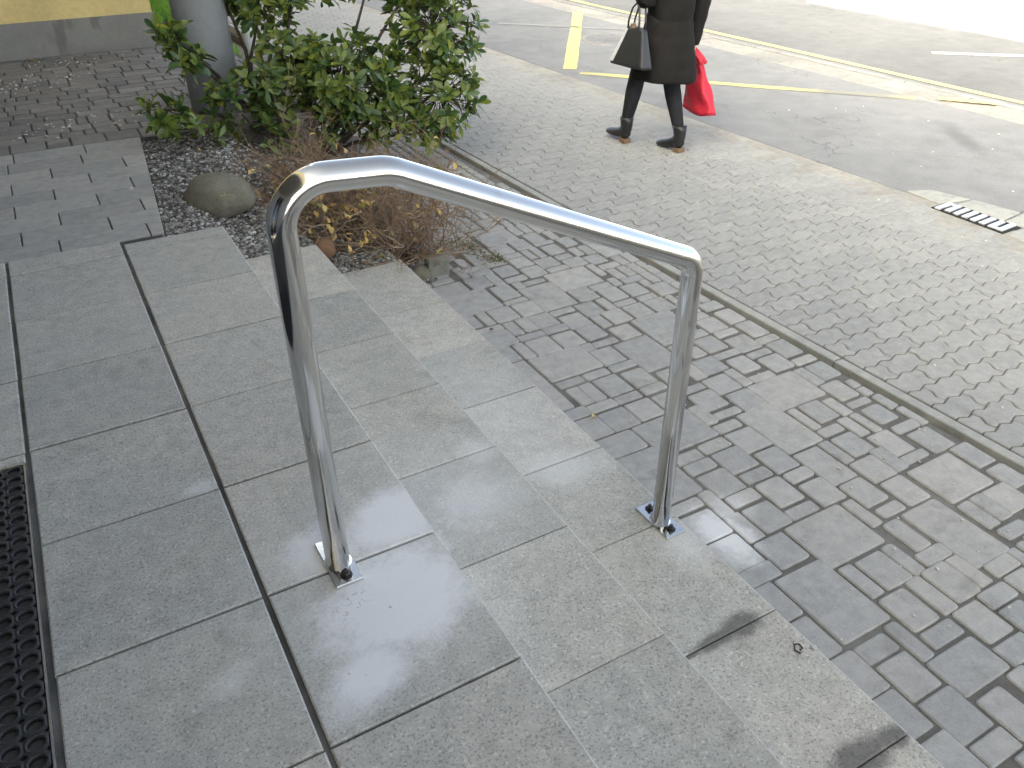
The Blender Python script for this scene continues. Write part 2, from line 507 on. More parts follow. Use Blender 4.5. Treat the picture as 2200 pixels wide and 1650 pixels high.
# ---- landing of square tiles
land = MB(); land.box(-3.2, -3.0, -.60, E1-.012, 3.36, -.008)
land.box(-3.2, 3.362, -.60, .285, 4.90, -.009)
landing = tag(land.build('landing', M['tilejoint']), kind='structure')
XC = [-1.50, -1.09, -.69, -.2818, .1268, E1]
YR = [3.44] + [3.2927-.4*k for k in range(0, 14)]
GX = .0058
for ci in range(len(XC)-1):
    for ri in range(len(YR)-1):
        x0, x1 = XC[ci]+GX, XC[ci+1]-GX
        y1, y0 = YR[ri]-.0028, YR[ri+1]+.0028
        if ci == len(XC)-2: x1 = E1
        if ci == len(XC)-2 and ri == 0: y1 = 3.392
        elif ri == 0: y1 = 3.437
        if ci < 3:
            if y1 < 2.06: continue
            if y0 < 2.05: y0 = 2.052
        if y1 - y0 < .02: continue
        p = [(x0, y0), (x1, y0), (x1, y1), (x0, y1)]
        p = [(a+rnd.uniform(-.0012, .0012), b+rnd.uniform(-.001, .001)) for a, b in p]
        b = MB(); dz = rnd.uniform(-.0012, .0008)
        b.prism(p, -.04, dz, .0035, .0025)
        if ci == len(XC)-2: b.m[5] = 1
        b.build('tile', [M['tile'], M['worn']], landing)

# running bond tiles behind the landing
rows = [3.44, 3.577, 3.742, 3.907, 4.072, 4.237, 4.402, 4.568, 4.737, 4.905]
offs = [-.085, .117, -.067, .105, -.064, .106, -.055, .103, -.049]
offs = [-.09, .115, -.066, .105, -.062, .106, -.050, .103, -.20]
def rb_edge(y): return .296 + (y-3.45)*.0865
for ri in range(9):
    y0, y1 = rows[ri]+.002, rows[ri+1]-.002
    xs = [offs[ri] + .335*k for k in range(-6, 4)]
    for k in range(len(xs)-1):
        x0, x1 = xs[k]+.003, xs[k+1]-.003
        p = [(x0, y0), (x1, y0), (x1, y1), (x0, y1)]
        p = clip(p, lambda q: rb_edge(q[1])-q[0])
        if len(p) < 3 or area(p) < .003: continue
        b = MB(); b.prism(p, -.05, rnd.uniform(-.002, .001), .0025, .002)
        b.build('small_tile', M['bond'], landing)
# ---- steps
base = MB(); base.box(E1-.011, -3.0, -.60, E2-.012, 3.335, Z1-.008); base.box(E2-.011, -3.0, -.60, E3-.012, 3.31, Z2-.008)
steps = tag(base.build('steps', M['tilejoint']), kind='structure')
J2 = [3.355, 2.853, 2.452, 2.068, 1.680, 1.292, .890, .49, .09, -.31, -.71, -1.11]
J3 = [3.325, 2.851, 2.470, 2.090, 1.678, 1.302, .9045, .505, .105, -.295, -.695, -1.1]
for (xa, xb, z, JJ) in ((E1-.05, E2, Z1, J2), (E2-.05, E3, Z2, J3)):
    for k in range(len(JJ)-1):
        y1, y0 = JJ[k]-.0016, JJ[k+1]+.0016
        p = [(xa+.042, y0), (xb, y0), (xb, y1), (xa+.042, y1)]
        p = [(a+rnd.uniform(-.001, .001), c+rnd.uniform(-.0008, .0008)) for a, c in p]
        b = MB(); b.prism(p, z-.04, z+rnd.uniform(-.0008, .0008), .0035, .0025); b.m[5] = 1
        b.build('tile', [M['tile'], M['worn']], steps)
# risers
for (x, z0, z1) in ((E1-.010, Z1+.003, -.041), (E2-.010, Z2+.003, Z1-.041), (E3-.010, Z3-.05, Z2-.041)):
    for k in range(9):
        y1 = 3.31-.4*k-.002; y0 = y1-.396
        b = MB(); b.box(x-.0005, y0, z0, x+.006, y1, z1); b.build('riser', M['tile'], steps)

# ---- modular pavers between the steps and the edging
STONES = """1694,3397,1829,3560 1858,3559,2056,3734 2092,3491,2175,3612 2085,3446,2195,3478 1977,3443,2067,3559 1977,3313,2015,3427 2033,3310,2072,3438 2092,3307,2182,3416 2218,3356,2294,3465 2209,3235,2254,3329 2101,3125,2206,3221 2218,3106,2311,3201 1976,3191,2082,3294 1867,3260,1963,3363 1734,3339,1847,3375 1746,3203,1845,3311 1867,3131,1969,3241 1981,3132,2095,3175 1928,2922,2159,3111 2176,2979,2214,3108 1614,3338,1729,3381 1618,3272,1734,3323 1570,3283,1612,3412 1564,3153,1669,3267 1678,3133,1729,3266 1741,3133,1851,3175 1750,3053,1795,3116 1804,3068,1916,3101 1747,2797,1924,3045 1632,2989,1729,3126 1623,2934,1737,2971 1400,2942,1610,3153 1439,3161,1545,3269 1635,2801,1743,2920 1753,2740,1872,2776 1939,2791,2046,2913 1886,2655,1983,2775 1644,2670,1747,2788 1764,2596,1875,2714 1457,2813,1499,2936 1510,2806,1621,2926 1390,2821,1439,2942 1390,2755,1508,2796 1516,2677,1568,2790 1581,2674,1640,2793 1644,2614,1760,2659 1516,2615,1639,2656 1404,2616,1507,2742 1647,2472,1755,2593 1771,2480,1873,2586 1521,2476,1635,2599 1463,2479,1512,2608 1384,2492,1450,2616 1464,2281,1710,2472 1711,2402,1764,2461 2174,2846,2218,2925 2185,2716,2280,2828 2303,2779,2343,2834 2307,2655,2404,2768 2066,2726,2167,2845 2062,2667,2166,2707 2187,2659,2283,2699 2190,2531,2293,2648 2312,2565,2343,2642 2006,2665,2051,2774 1954,2539,2052,2654 2073,2534,2173,2653 2026,2324,2241,2527 1890,2541,1939,2655 1903,2409,2003,2519 1768,2415,1883,2452 1838,2152,2014,2396 1717,2274,1822,2393 2026,2282,2135,2324 1719,2220,1836,2261 1732,2079,1833,2194 1593,2222,1704,2264 1604,2079,1712,2207 1469,2223,1582,2264 1478,2084,1532,2206 1532,2079,1587,2203 1606,2023,1715,2065 1731,2024,1837,2068 1855,2024,1940,2127 1735,1894,1823,1998 1613,1892,1721,2002 1481,2023,1599,2068 1395,2092,1445,2352 1393,2355,1447,2479 1400,2021,1474,2079 1488,1887,1605,2004 1431,1888,1483,2009 1436,1760,1540,1871 1553,1688,1801,1875 1805,1751,1859,1869 1859,1818,1968,1930 1865,1760,1979,1793 1810,1689,1918,1733 1849,1949,1967,1986 1401,1481,1553,1749 1813,1554,1930,1670 1939,1481,2106,1745 1687,1621,1803,1673 1567,1555,1680,1604 1692,1490,1810,1606 1826,1418,1927,1535 1702,1426,1813,1474 1574,1422,1687,1538 1832,1357,1934,1405 1942,1282,2055,1463 2068,1344,2112,1469 1711,1290,1817,1409 1583,1360,1695,1410 1518,1344,1568,1473 1837,1225,1938,1337 1705,1228,1819,1270 1588,1225,1696,1337 1518,1221,1576,1343 1390,1424,1508,1464 1395,1286,1506,1403 1394,1145,1503,1274 1646,1024,1879,1211 1518,1092,1631,1207 2351,1564,2456,1594 2238,1427,2287,1536 2304,1415,2338,1536 2365,1439,2455,1538 2371,1367,2484,1408 2488,1364,2532,1477 2472,1488,2514,1578 2385,1229,2491,1347 2249,1283,2347,1407 2126,1353,2225,1464 2187,1228,2245,1347 2247,1236,2362,1270 2073,1223,2181,1332 2446,1102,2549,1218 2209,1031,2419,1207 2451,979,2536,1083 2080,1090,2179,1210 1952,1153,2053,1269 1961,1092,2060,1133 2332,908,2448,1016 2269,903,2326,1017 2205,900,2261,1014 2016,813,2176,1076 1924,944,1989,1071 2211,838,2324,881 1896,1084,1940,1207 1406,1081,1507,1138 1403,945,1452,1072 1464,813,1646,1067 1396,804,1451,932 1659,884,1708,1009 1721,883,1826,1001 1837,883,1886,1006 1662,746,1764,867 1471,734,1585,789 1601,672,1645,799 1420,666,1464,790 1478,606,1585,719 1390,538,1463,656 1479,470,1595,592 1416,391,1475,518 1488,401,1600,456 1611,406,1703,528 1601,551,1781,664 1746,447,1815,539 1794,546,1910,607 1664,683,1782,732 1802,623,1907,737 1785,745,1843,880 1857,754,1956,880 1901,888,2015,936 1964,759,2014,877 1918,692,2034,743 1921,591,2013,677 2039,759,2147,808 2049,660,2138,748 2155,736,2193,811 1552,343,1644,387 2385,2427,2506,2492 2399,2283,2497,2399 2269,2267,2370,2374 2406,2144,2500,2268 2270,2217,2381,2255 2152,2142,2258,2252 2274,2076,2385,2189 2394,2086,2512,2129 2404,1955,2512,2074 2148,2082,2271,2117 2275,2019,2387,2056 2069,2139,2137,2210 2284,1893,2391,2000 2400,1885,2512,1926 2034,2013,2144,2121 2163,1950,2259,2055 2411,1755,2515,1863 2156,1877,2271,1918 2351,1743,2400,1864 1971,2006,2029,2112 2103,1880,2148,2000 2106,1685,2344,1869 1977,1880,2094,1989 2355,1617,2450,1730 1987,1747,2097,1863 2176,1556,2273,1669 2125,1538,2161,1673 2123,1487,2224,1527"""
RECTS = [[int(q)/1000 for q in s.split(',')] for s in STONES.split()]
def edging_low(y): return 2.607/math.cos(TH) - y*math.tan(TH)
def fill(rects, x0, x1, y0, y1, inside, rnd, big=.12):
    res = .01
    nx, ny = int((x1-x0)/res), int((y1-y0)/res)
    occ = np.zeros((nx, ny), bool)
    for i in range(nx):
        for j in range(ny):
            if not inside(x0+(i+.5)*res, y0+(j+.5)*res): occ[i, j] = True
    def mark(r, g=.008):
        a = max(0, int(round((r[0]-g-x0)/res))); c = min(nx, int(round((r[2]+g-x0)/res)))
        b_ = max(0, int(round((r[1]-g-y0)/res))); d = min(ny, int(round((r[3]+g-y0)/res)))
        if c > a and d > b_: occ[a:c, b_:d] = True
    for r in rects: mark(r)
    out = []
    S_ = [(24, 24), (18, 12), (12, 12), (12, 12), (12, 12), (12, 6), (6, 12), (12, 6), (6, 12), (24, 12)]
    tail = [(12, 12), (10, 12), (12, 10), (12, 6), (6, 12), (10, 6), (6, 10), (6, 6), (5, 6), (6, 5), (5, 5)]
    for j in range(ny):
        for i in range(nx):
            if occ[i, j]: continue
            c = S_[:]; rnd.shuffle(c)
            if rnd.random() > big: c = [s for s in c if s[0]*s[1] < 250]
            for (a, b_) in c[:3]+tail:
                if i+a <= nx and j+b_ <= ny and not occ[i:i+a, j:j+b_].any():
                    r = [x0+i*res+.006, y0+j*res+.006, x0+(i+a)*res-.006, y0+(j+b_)*res-.006]
                    out.append(r); occ[i:i+a, j:j+b_] = True
                    break
    return out
for r in RECTS:                                   # stones that run on below the tread's nosing
    if r[0] < 1.50 and not any(s is not r and s[2] <= r[0]+.01 and s[1] < r[3] and s[3] > r[1] for s in RECTS):
        r[0] = 1.295
    r[2] = min(r[2], edging_low(r[3])-.035)
RECTS = [r for r in RECTS if r[2]-r[0] > .022]
extra = fill(RECTS, 1.29, 2.60, -.6, 6.2, lambda x, y: x < edging_low(y)-.04, rnd)
pb = MB(); pb.add([(1.26, -3, Z3-.009), (edging_low(-3)-.034, -3, Z3-.009), (edging_low(9)-.034, 9, Z3-.009), (1.26, 9, Z3-.009)], [(0, 1, 2, 3)])
path = tag(pb.build('paved_path', M['joint']), kind='structure')
def name_ok(n, z): return z < -.1
def stone(r, z, mat, parent, name='paver', rr=.012):
    w_, h_ = r[2]-r[0], r[3]-r[1]
    gx = gy = .0115 if name_ok(name, z) else .002
    q = round_rect(r[0]-gx*.3, r[1]-gy*.3, r[2]+gx*.3, r[3]+gy*.3, min(rr*rnd.uniform(.6, 1.2), w_*.3, h_*.3), rnd, .0010)
    b = MB()
    tx, ty = rnd.uniform(-.012, .012), rnd.uniform(-.012, .012)
    cx, cy = (r[0]+r[2])/2, (r[1]+r[3])/2
    b.prism(q, z-.05, z+rnd.uniform(-.0025, .001), .0045, .004, zf=lambda x, y: (x-cx)*tx+(y-cy)*ty)
    return b.build(name, mat, parent)
allst = RECTS+extra
allst = sorted(allst, key=lambda r: (r[0]**2+r[1]**2))
cnt = 0; rest = MB()
for r in allst:
    P = Vector(((r[0]+r[2])/2, (r[1]+r[3])/2, Z3))
    if in_frame(P, 60) and cnt < 290:
        stone(r, Z3, M['paver'], path); cnt += 1
    elif in_frame(P, 500):
        q = round_rect(*r, min(.012, (r[2]-r[0])*.3, (r[3]-r[1])*.3), rnd, .0015)
        rest.prism(q, Z3-.05, Z3+rnd.uniform(-.003, .001), .006, .005)
if rest.f: tag(rest.build('paver_field', M['paver'], path), kind='stuff')

# ---- dark paved court beyond the tiles
cb = MB(); cb.box(-3.2, 4.906, -.55, 1.42, 7.43, -.012)
court = tag(cb.build('court_paving', M['court_sand']), kind='structure')
crects = []
y = 4.912
while y < 7.40:                                    # courses run along the wall
    h_ = min(rnd.choice([.118, .118, .118, .175]), 7.425-y)
    x = -2.0-rnd.random()*.1
    while x < 1.40:
        w_ = min(rnd.choice([.06, .118, .118, .175, .175, .235]), 1.405-x)
        if w_ > .03:
            if rnd.random() < .16 and h_ > .1:
                crects += [[x+.005, y+.005, x+w_-.005, y+h_/2-.004], [x+.005, y+h_/2+.004, x+w_-.005, y+h_-.005]]
            else: crects.append([x+.005, y+.005, x+w_-.005, y+h_-.005])
        x += w_
    y += h_
rest = MB(); cnt = 0
for r in sorted(crects, key=lambda r: r[1]):
    P = Vector(((r[0]+r[2])/2, (r[1]+r[3])/2, 0))
    if in_frame(P, 30) and cnt < 290:
        stone(r, 0.0, M['court'], court, 'paver', .008); cnt += 1
    else:
        rest.prism(round_rect(*r, .008, rnd, .001), -.04, rnd.uniform(-.003, .001), .005, .004)
if rest.f: tag(rest.build('paver_field', M['court'], court), kind='stuff')

# ---- edging strip
eb = MB()
eb.prism([street(2.575, -3), street(2.607, -3), street(2.607, 14), street(2.575, 14)], -.6, Z3-.075)
edge = tag(eb.build('edging_strip', M['soil']), kind='structure')
for k in range(17):
    v0 = -2.1 + k*.96
    b = MB(); b.prism([street(2.607, v0+.003), street(2.652, v0+.003), street(2.652, v0+.957), street(2.607, v0+.957)], -.6, Z3+rnd.uniform(.000, .004), .004, .004)
    b.build('edging_stone', M['edging'], edge)

# ---- sidewalk of wavy interlocking blocks
U0, U1 = 2.668, 4.52
sb = MB(); NU, NV = 24, 60
vs = []
for j in range(NV+1):
    for i in range(NU+1):
        u = 2.653+(4.538-2.653)*i/NU; v = -3+19*j/NV
        t_ = (u-2.653)/1.885
        z = -.0085 - (.012 if i == 0 else 0) + .0040*min(1, t_/.6) + (.0062*max(0, (t_-.72)/.28)) + .0014*noise.noise(Vector((u*2.1, v*1.7, 3)))*min(1, t_*2)
        x, y = street(u, v); vs.append((x, y, Z3+z))
sb.add(vs, [(j*(NU+1)+i, j*(NU+1)+i+1, (j+1)*(NU+1)+i+1, (j+1)*(NU+1)+i) for j in range(NV) for i in range(NU)])
sb.m = [1 if i >= NU*.74 else 0 for j in range(NV) for i in range(NU)]
walk = tag(sb.build('sidewalk', [M['sand'], M['sand_pale']], smooth=True), kind='structure')
PU, PV = .190, .1035
def wave_poly(gap=.0028):
    """one block: long sides follow a stepped wave, ends an S"""
    a = .0095
    def wv(s):                                     # stepped wave, period PU/2
        s = (s/(PU/2)) % 1.0
        k = [(0, 0), (.18, .6), (.36, 1), (.53, .1), (.70, -.8), (.86, -.5), (1.0, 0)]
        for (s0, v0), (s1, v1) in zip(k, k[1:]):
            if s0 <= s <= s1: return a*(v0+(v1-v0)*(s-s0)/(s1-s0))
        return 0
    ss = [0, .18, .36, .53, .70, .86, 1.0]
    bot = [((k*.5+s*.5)*PU) for k in range(2) for s in ss[:-1]]+[PU]
    lower = [(s, wv(s)) for s in bot]
    endl = [(0.0, 0), (-.0085, .25), (-.0085, .36), (.0085, .64), (.0085, .75), (0.0, 1)]
    pts = list(lower)
    pts += [(PU+e, wv(PU)*(1-q)+(PV+wv(PU))*q) for e, q in endl[1:-1]]
    pts += [(s, PV+y) for s, y in reversed(lower)]
    pts += [(e, wv(0)*(1-q)+(PV+wv(0))*q) for e, q in reversed(endl[1:-1])]
    return inset(pts, gap)
WP = wave_poly()
def wave_mesh(poly):
    b = MB(); b.prism(poly, -.03, 0, .004, .0035); return b.mesh('paving_block', [M['wave']])
WM = wave_mesh(WP)
cands = []
for r in range(-20, 100):
    v = 1.636-.1035+PV*r
    for i in range(-3, 14):
        u = 2.937+PU*i+(PU/2 if r % 2 else 0)
        if u+PU < U0+.02 or u > U1-.02: continue
        x, y = street(u+PU/2, v+PV/2)
        P = Vector((x, y, Z3))
        if not in_frame(P, 150): continue
        cands.append((depth(P), u, v, in_frame(P, 20)))
cands.sort()
rest = MB(); cnt = 0
ct, st_ = math.cos(TH), math.sin(TH)
for d, u, v, vis in cands:
    whole = u >= U0-.004 and u+PU <= U1
    if whole: poly = WP
    else:
        poly = clip(WP, lambda q: q[0]+u-U0); poly = clip(poly, lambda q: U1-(q[0]+u)) if len(poly) > 2 else poly
        if len(poly) < 3 or area(poly) < .001: continue
    x, y = street(u, v); dz = rnd.uniform(-.0016, .0006)
    if vis and cnt < 290:
        o = obj('paving_block', WM if whole else wave_mesh(poly), None, walk)
        o.location = (x, y, Z3+dz); o.rotation_euler = (rnd.uniform(-.006, .006), rnd.uniform(-.006, .006), TH+rnd.uniform(-.006, .006))
        cnt += 1
    else:
        rest.prism([(x+p[0]*ct-p[1]*st_, y+p[0]*st_+p[1]*ct) for p in poly], Z3-.03, Z3+dz, .004, .0035)
if rest.f: tag(rest.build('paving_block_field', M['wave'], walk), kind='stuff')

# ---- road, gutter, markings, coloured-in light streaks
rb = MB()
NV = 80
edge_u = []
vs = []
for j in range(NV+1):
    v = -6+40*j/NV
    x0, y0 = street(4.54+.014*noise.noise(Vector((v*2.3, 1.7, 0))), v); x1, y1 = street(6.585, v)
    vs += [(x0, y0, Z3-.03), (x0+.006, y0, Z3+.001), (x1, y1, Z3-.010)]
rb.add(vs, [(3*j+i, 3*j+i+1, 3*j+i+4, 3*j+i+3) for j in range(NV) for i in range(2)])
road = tag(rb.build('road', M['asphalt']), kind='structure')
fb = MB(); fb.add([(*street(7.085, -6), Z3-.006), (*street(60, -40), Z3-.006), (*street(60, 90), Z3-.006), (*street(7.085, 34), Z3-.006)], [(0, 1, 2, 3)])
fb.build('far_lane', M['asphalt_far'], road)
gb = MB(); gb.add([(*street(6.57, -6), Z3-.022), (*street(7.10, -6), Z3-.022), (*street(7.10, 34), Z3-.022), (*street(6.57, 34), Z3-.022)], [(0, 1, 2, 3)])
gut = tag(gb.build('gutter', M['joint']), kind='structure')
v = 1.2
while v < 16:
    L = rnd.uniform(.24, .52)
    parts = [(6.592, 6.945)] if rnd.random() < .55 else [(6.592, 6.592+rnd.uniform(.14, .2)), None]
    if len(parts) == 2: parts[1] = (parts[0][1]+.008, 6.945)
    for (a, c) in parts:
        q = [(a, v+.005), (c, v+.005+rnd.uniform(-.03, .03)), (c, v+L-.005+rnd.uniform(-.005, .03)), (a, v+L-.005)]
        b = MB(); b.prism([street(*s) for s in q], Z3-.1, Z3-.012+rnd.uniform(-.004, .004), .008, .007)
        b.build('gutter_stone', M['gutter'], gut)
    v += L
kb = MB(); kb.prism([street(6.985, -6), street(7.083, -6), street(7.083, 34), street(6.985, 34)], Z3-.2, Z3-.004, .01, .01)
kb.build('kerb_lip', M['asphalt'], gut)

def strip(name, mat, pts, wd, z, parent, n=24):
    b = MB(); P = [Vector((*p, 0)) for p in pts]; vs = []
    for i in range(n+1):
        q = P[0].lerp(P[1], i/n); d = (P[1]-P[0]).normalized(); nrm = Vector((-d.y, d.x, 0))
        j1, j2 = rnd.uniform(-.006, .006), rnd.uniform(-.006, .006)
        for s, jj in ((-1, j1), (1, j2)):
            e = q+nrm*(s*wd/2+jj); vs.append((e.x, e.y, z(e.x, e.y) if callable(z) else z))
    b.add(vs, [(2*i, 2*i+1, 2*i+3, 2*i+2) for i in range(n)])
    return b.build(name, mat, parent)
def zr(x, y):                                       # road level + 4 mm
    u = x*math.cos(TH)+y*math.sin(TH)
    return Z3+.001-.011*min(max((u-4.546)/2.04, 0), 1)+.004
strip('marking_or_light_streak', M['yellow_paint'], [(4.47, 6.80), (6.34, 9.50)], .13, zr, road)
strip('marking_or_light_streak', M['yellow_paint'], [(4.46, 6.62), (6.40, 4.46)], .105, zr, road)
strip('marking_or_light_streak', M['yellow_paint'], [(6.545, 4.345), (6.80, 4.00)], .10, Z3+.001, road)
strip('marking_or_light_streak', M['yellow_paint'], [street(7.15, 1), street(7.15, 26)], .085, Z3-.002, road, 60)
strip('marking_or_light_streak', M['light_streak'], [(8.05, 5.55), (10.2, 3.75)], .10, Z3-.002, road)  # streak of sunlight on the far lane, put into the colour
strip('marking_or_light_streak', M['faint_streak'], [(5.05, 9.3), (6.20, 8.15)], .10, zr, road)  # faint streak of light on the asphalt, drawn as a pale strip

# ================================================================ BUILDING
TOP = Z3 + (9.45+.30)/SUN_DIR.x*math.tan(SUN_EL)
bld = tag(empty('building', (-1.6, 7.43, 0)), 'ochre rendered building wing with a grey plinth beyond the dark paving', 'building')
def bpart(name, mat, boxes):
    b = MB()
    for q in boxes: b.box(*q)
    o = b.build(name, mat, bld); o.matrix_parent_inverse = Matrix.Translation((1.6, -7.43, 0)); return o
bpart('wall', M['yellow_wall'], [(-7.0, 7.445, .246, .955, 16.0, 3.0)])
bpart('plinth', M['plinth'], [(-7.0, 7.43, -.6, .965, 16.0, .246)])
bpart('rear_wall', M['rear'], [(-2.3, -9.0, -.6, -1.9, -.35, 2.55), (-2.3, 1.75, -.6, -1.9, 7.43, 2.55), (-2.3, -.35, 2.35, -1.9, 1.75, 2.55)])
bpart('door', M['black'], [(-2.12, -.30, 0.01, -2.08, .68, 2.34), (-2.12, .72, 0.01, -2.08, 1.70, 2.34)])
bpart('door_frame', M['frame'], [(-2.16, -.35, 0, -2.02, -.30, 2.35), (-2.16, 1.70, 0, -2.02, 1.75, 2.35), (-2.16, .68, 0, -2.02, .72, 2.35)])
bpart('soffit', M['soffit'], [(-7.0, -9.0, 2.55, -.30, 7.43, 2.75)])
bpart('upper_wall', M['yellow_wall'], [(-7.0, -9.0, 2.752, -.30, 7.43, TOP), (-7.0, 7.432, 3.0, .955, 16.0, TOP-.2)])

# round column carrying the overhang
cl = MB()
CX, CY, CR = .935, 5.313, .150
seg = 40
cl.rings([[(CX+CR*s*math.cos(2*math.pi*k/seg), CY+CR*s*math.sin(2*math.pi*k/seg), z) for k in range(seg)]
          for z, s in ((-.5, 1), (.0, 1), (.8, 1), (1.6, 1), (2.4, 1), (2.999, 1), (3.6, 1))])
co = cl.build('column', M['column'], smooth=False)
for p in co.data.polygons: p.use_smooth = len(p.vertices) == 4
tag(co, 'round grey column standing behind the evergreen shrub', 'column')

# ================================================================ HANDRAIL
YR_ = 1.300
rail = tag(empty('handrail', (.29, YR_, 0)), 'polished steel tube handrail with two posts bolted to the steps', 'handrail')
INV = Matrix.Translation((-.29, -YR_, 0))
def arc(pts, radii, n=10):
    """polyline with rounded corners"""
    P = [Vector(p) for p in pts]; out = [P[0]]
    for i in range(1, len(P)-1):
        a, b_, c = P[i-1], P[i], P[i+1]
        d1 = (a-b_).normalized(); d2 = (c-b_).normalized()
        th = d1.angle(d2); r = radii[i-1]
        t = r/math.tan(th/2)
        s, e = b_+d1*t, b_+d2*t
        ctr = b_+(d1+d2).normalized()*(r/math.sin(th/2))
        for k in range(n+1):
            f = k/n
            q = (s-ctr).lerp(e-ctr, f).normalized()*r+ctr
            out.append(q)
    out.append(P[-1]); return out
TR = .0256
pts = arc([(.291, YR_, .004), (.291, YR_, .866), (.487, YR_, .853), (1.213, YR_, .519), (1.213, YR_, Z2+.004)], [.082, .11, .055], 12)
tb = MB(); tb.tube(pts, TR, 32, up=Vector((0, 1, 0)))
o = tb.build('rail_tube', M['steel'], rail, smooth=True); o.matrix_parent_inverse = INV
for p in o.data.polygons: p.use_smooth = len(p.vertices) == 4
def plate(cx, cy, z, wx, wy):
    b = MB(); h = .008
    b.prism([(cx-wx/2, cy-wy/2), (cx+wx/2, cy-wy/2), (cx+wx/2, cy+wy/2), (cx-wx/2, cy+wy/2)], z+.0005, z+h, .0012)
    o = b.build('base_plate', M['plate'], rail); o.matrix_parent_inverse = INV
    bb = MB()
    for s in (-1, 1):
        bb = MB()
        y = cy+s*(wy/2-.024)
        bb.rings([[(cx+r*math.cos(math.pi/3*k+.3), y+r*math.sin(math.pi/3*k+.3), zz) for k in range(6)] for zz, r in ((z+h, .0095), (z+h+.008, .0095), (z+h+.0095, .008))])
        bb.rings([[(cx+.0045*math.cos(math.pi/4*k), y+.0045*math.sin(math.pi/4*k), zz) for k in range(8)] for zz in (z+h, z+h+.017)])
        bb.rings([[(cx+r*math.cos(math.pi/8*k), y+r*math.sin(math.pi/8*k), zz) for k in range(16)] for zz, r in ((z+h-.0005, .0135), (z+h+.0016, .0135))])
        q = bb.build('bolt', M['bolt'], o)
    wb = MB()
    ring = []
    for k in range(28):
        a = 2*math.pi*k/28
        ring.append((cx+(TR+.003)*math.cos(a), cy+(TR+.003)*math.sin(a)))
    wb.rings([[(cx+r*math.cos(2*math.pi*k/28), cy+r*math.sin(2*math.pi*k/28), zz) for k in range(28)] for zz, r in ((z+h-.001, TR+.006), (z+h+.003, TR+.004), (z+h+.007, TR-.0005))], cap=False)
    wb.build('weld', M['plate'], o, smooth=True)
plate(.294, 1.308, 0.0, .060, .150)
plate(1.219, 1.308, Z2, .066, .146)

# ================================================================ DOOR MAT
mat_t = tag(empty('door_mat', (-.70, .9, 0)), 'black rubber ring mat in a metal frame sunk into the landing', 'door mat')
INVM = Matrix.Translation((.70, -.9, 0))
b = MB(); b.add([(-1.49, -2.0, -.007), (-.29, -2.0, -.007), (-.29, 2.045, -.007), (-1.49, 2.045, -.007)], [(0, 1, 2, 3)])
o = b.build('mat_bed', M['matfloor'], mat_t); o.matrix_parent_inverse = INVM
b = MB()
b.box(-.2935, -2.0, -.02, -.2890, 2.043, .0015); b.box(-1.49, 2.0365, -.02, -.2938, 2.043, .0015)
o = b.build('frame', M['frame'], mat_t); o.matrix_parent_inverse = INVM
cell = MB(); P_ = .041; rh = .0140; sg = 16
outer, inner = [], []
for k in range(sg):
    a = 2*math.pi*(k+.5)/sg
    inner.append((rh*math.cos(a)*1.02, rh*math.sin(a)*.96))
    c_, s_ = math.cos(a), math.sin(a)
    m = max(abs(c_), abs(s_)); q = P_/2/m
    d = abs(c_)+abs(s_)
    q = min(q, (P_*.86)/d)                        # cut corners leave small diamond holes
    outer.append((q*c_, q*s_))
rm = MB()
for i in range(12):
    for j in range(34):
        cx = -.3165-P_*i; cy = 2.015-P_*j
        if cy < .55: continue
        vs = []; 
        for (px_, py_) in outer: vs.append((cx+px_, cy+py_, 0.002))
        for (px_, py_) in inner: vs.append((cx+px_*1.22, cy+py_*1.22, 0.0035))
        for (px_, py_) in inner: vs.append((cx+px_, cy+py_, 0.0015))
        for (px_, py_) in inner: vs.append((cx+px_, cy+py_, -.0065))
        for (px_, py_) in outer: vs.append((cx+px_, cy+py_, -.0065))
        fs = []
        for k in range(sg):
            k2 = (k+1) % sg
            fs += [(k, k2, sg+k2, sg+k), (sg+k, sg+k2, 2*sg+k2, 2*sg+k), (2*sg+k, 2*sg+k2, 3*sg+k2, 3*sg+k)]
            if k % 4 in (0, 1, 2, 3): fs.append((4*sg+k, 4*sg+k2, k2, k))
        rm.add(vs, fs)
o = rm.build('rubber_grid', M['rubber'], mat_t); o.matrix_parent_inverse = INVM

# ================================================================ PLANTING BED
def bed_z(x, y):
    k = [(.2, -.02), (.40, -.04), (.70, -.125), (.86, -.165), (1.0, -.25), (1.25, -.315), (1.45, -.41), (1.70, -.447), (2.4, -.452)]
    z = k[-1][1]
    for (a, za), (c, zc) in zip(k, k[1:]):
        if x <= c:
            t = min(max((x-a)/(c-a), 0), 1); t = t*t*(3-2*t); z = za+(zc-za)*t; break
    zs_ = -.03 if x < E1 else (-.168 if x < E2 else (-.322 if x < E3 else -.45))
    tb_ = min(max((y-3.38)/.40, 0), 1); z = min(z, zs_)*(1-tb_)+z*tb_
    lift = min(max((y-3.7)/1.2, 0), 1)*.12*min(max((1.75-x)/.6, 0), 1)
    if y < (3.352 if x < E2 else 3.325): z -= .03
    return z+lift*min(max((x-.42)/.35, .05), 1)+.012*noise.noise(Vector((x*5, y*5, 0)))+.006*noise.noise(Vector((x*17, y*17, 4)))
bb = MB(); NX, NY = 70, 90; vs = []
def bed_right(y): return min(1.30+max(0, y-3.34)*.9, 1.62+max(0, y-3.7)*.22)+.04*noise.noise(Vector((0, y*6, 1)))
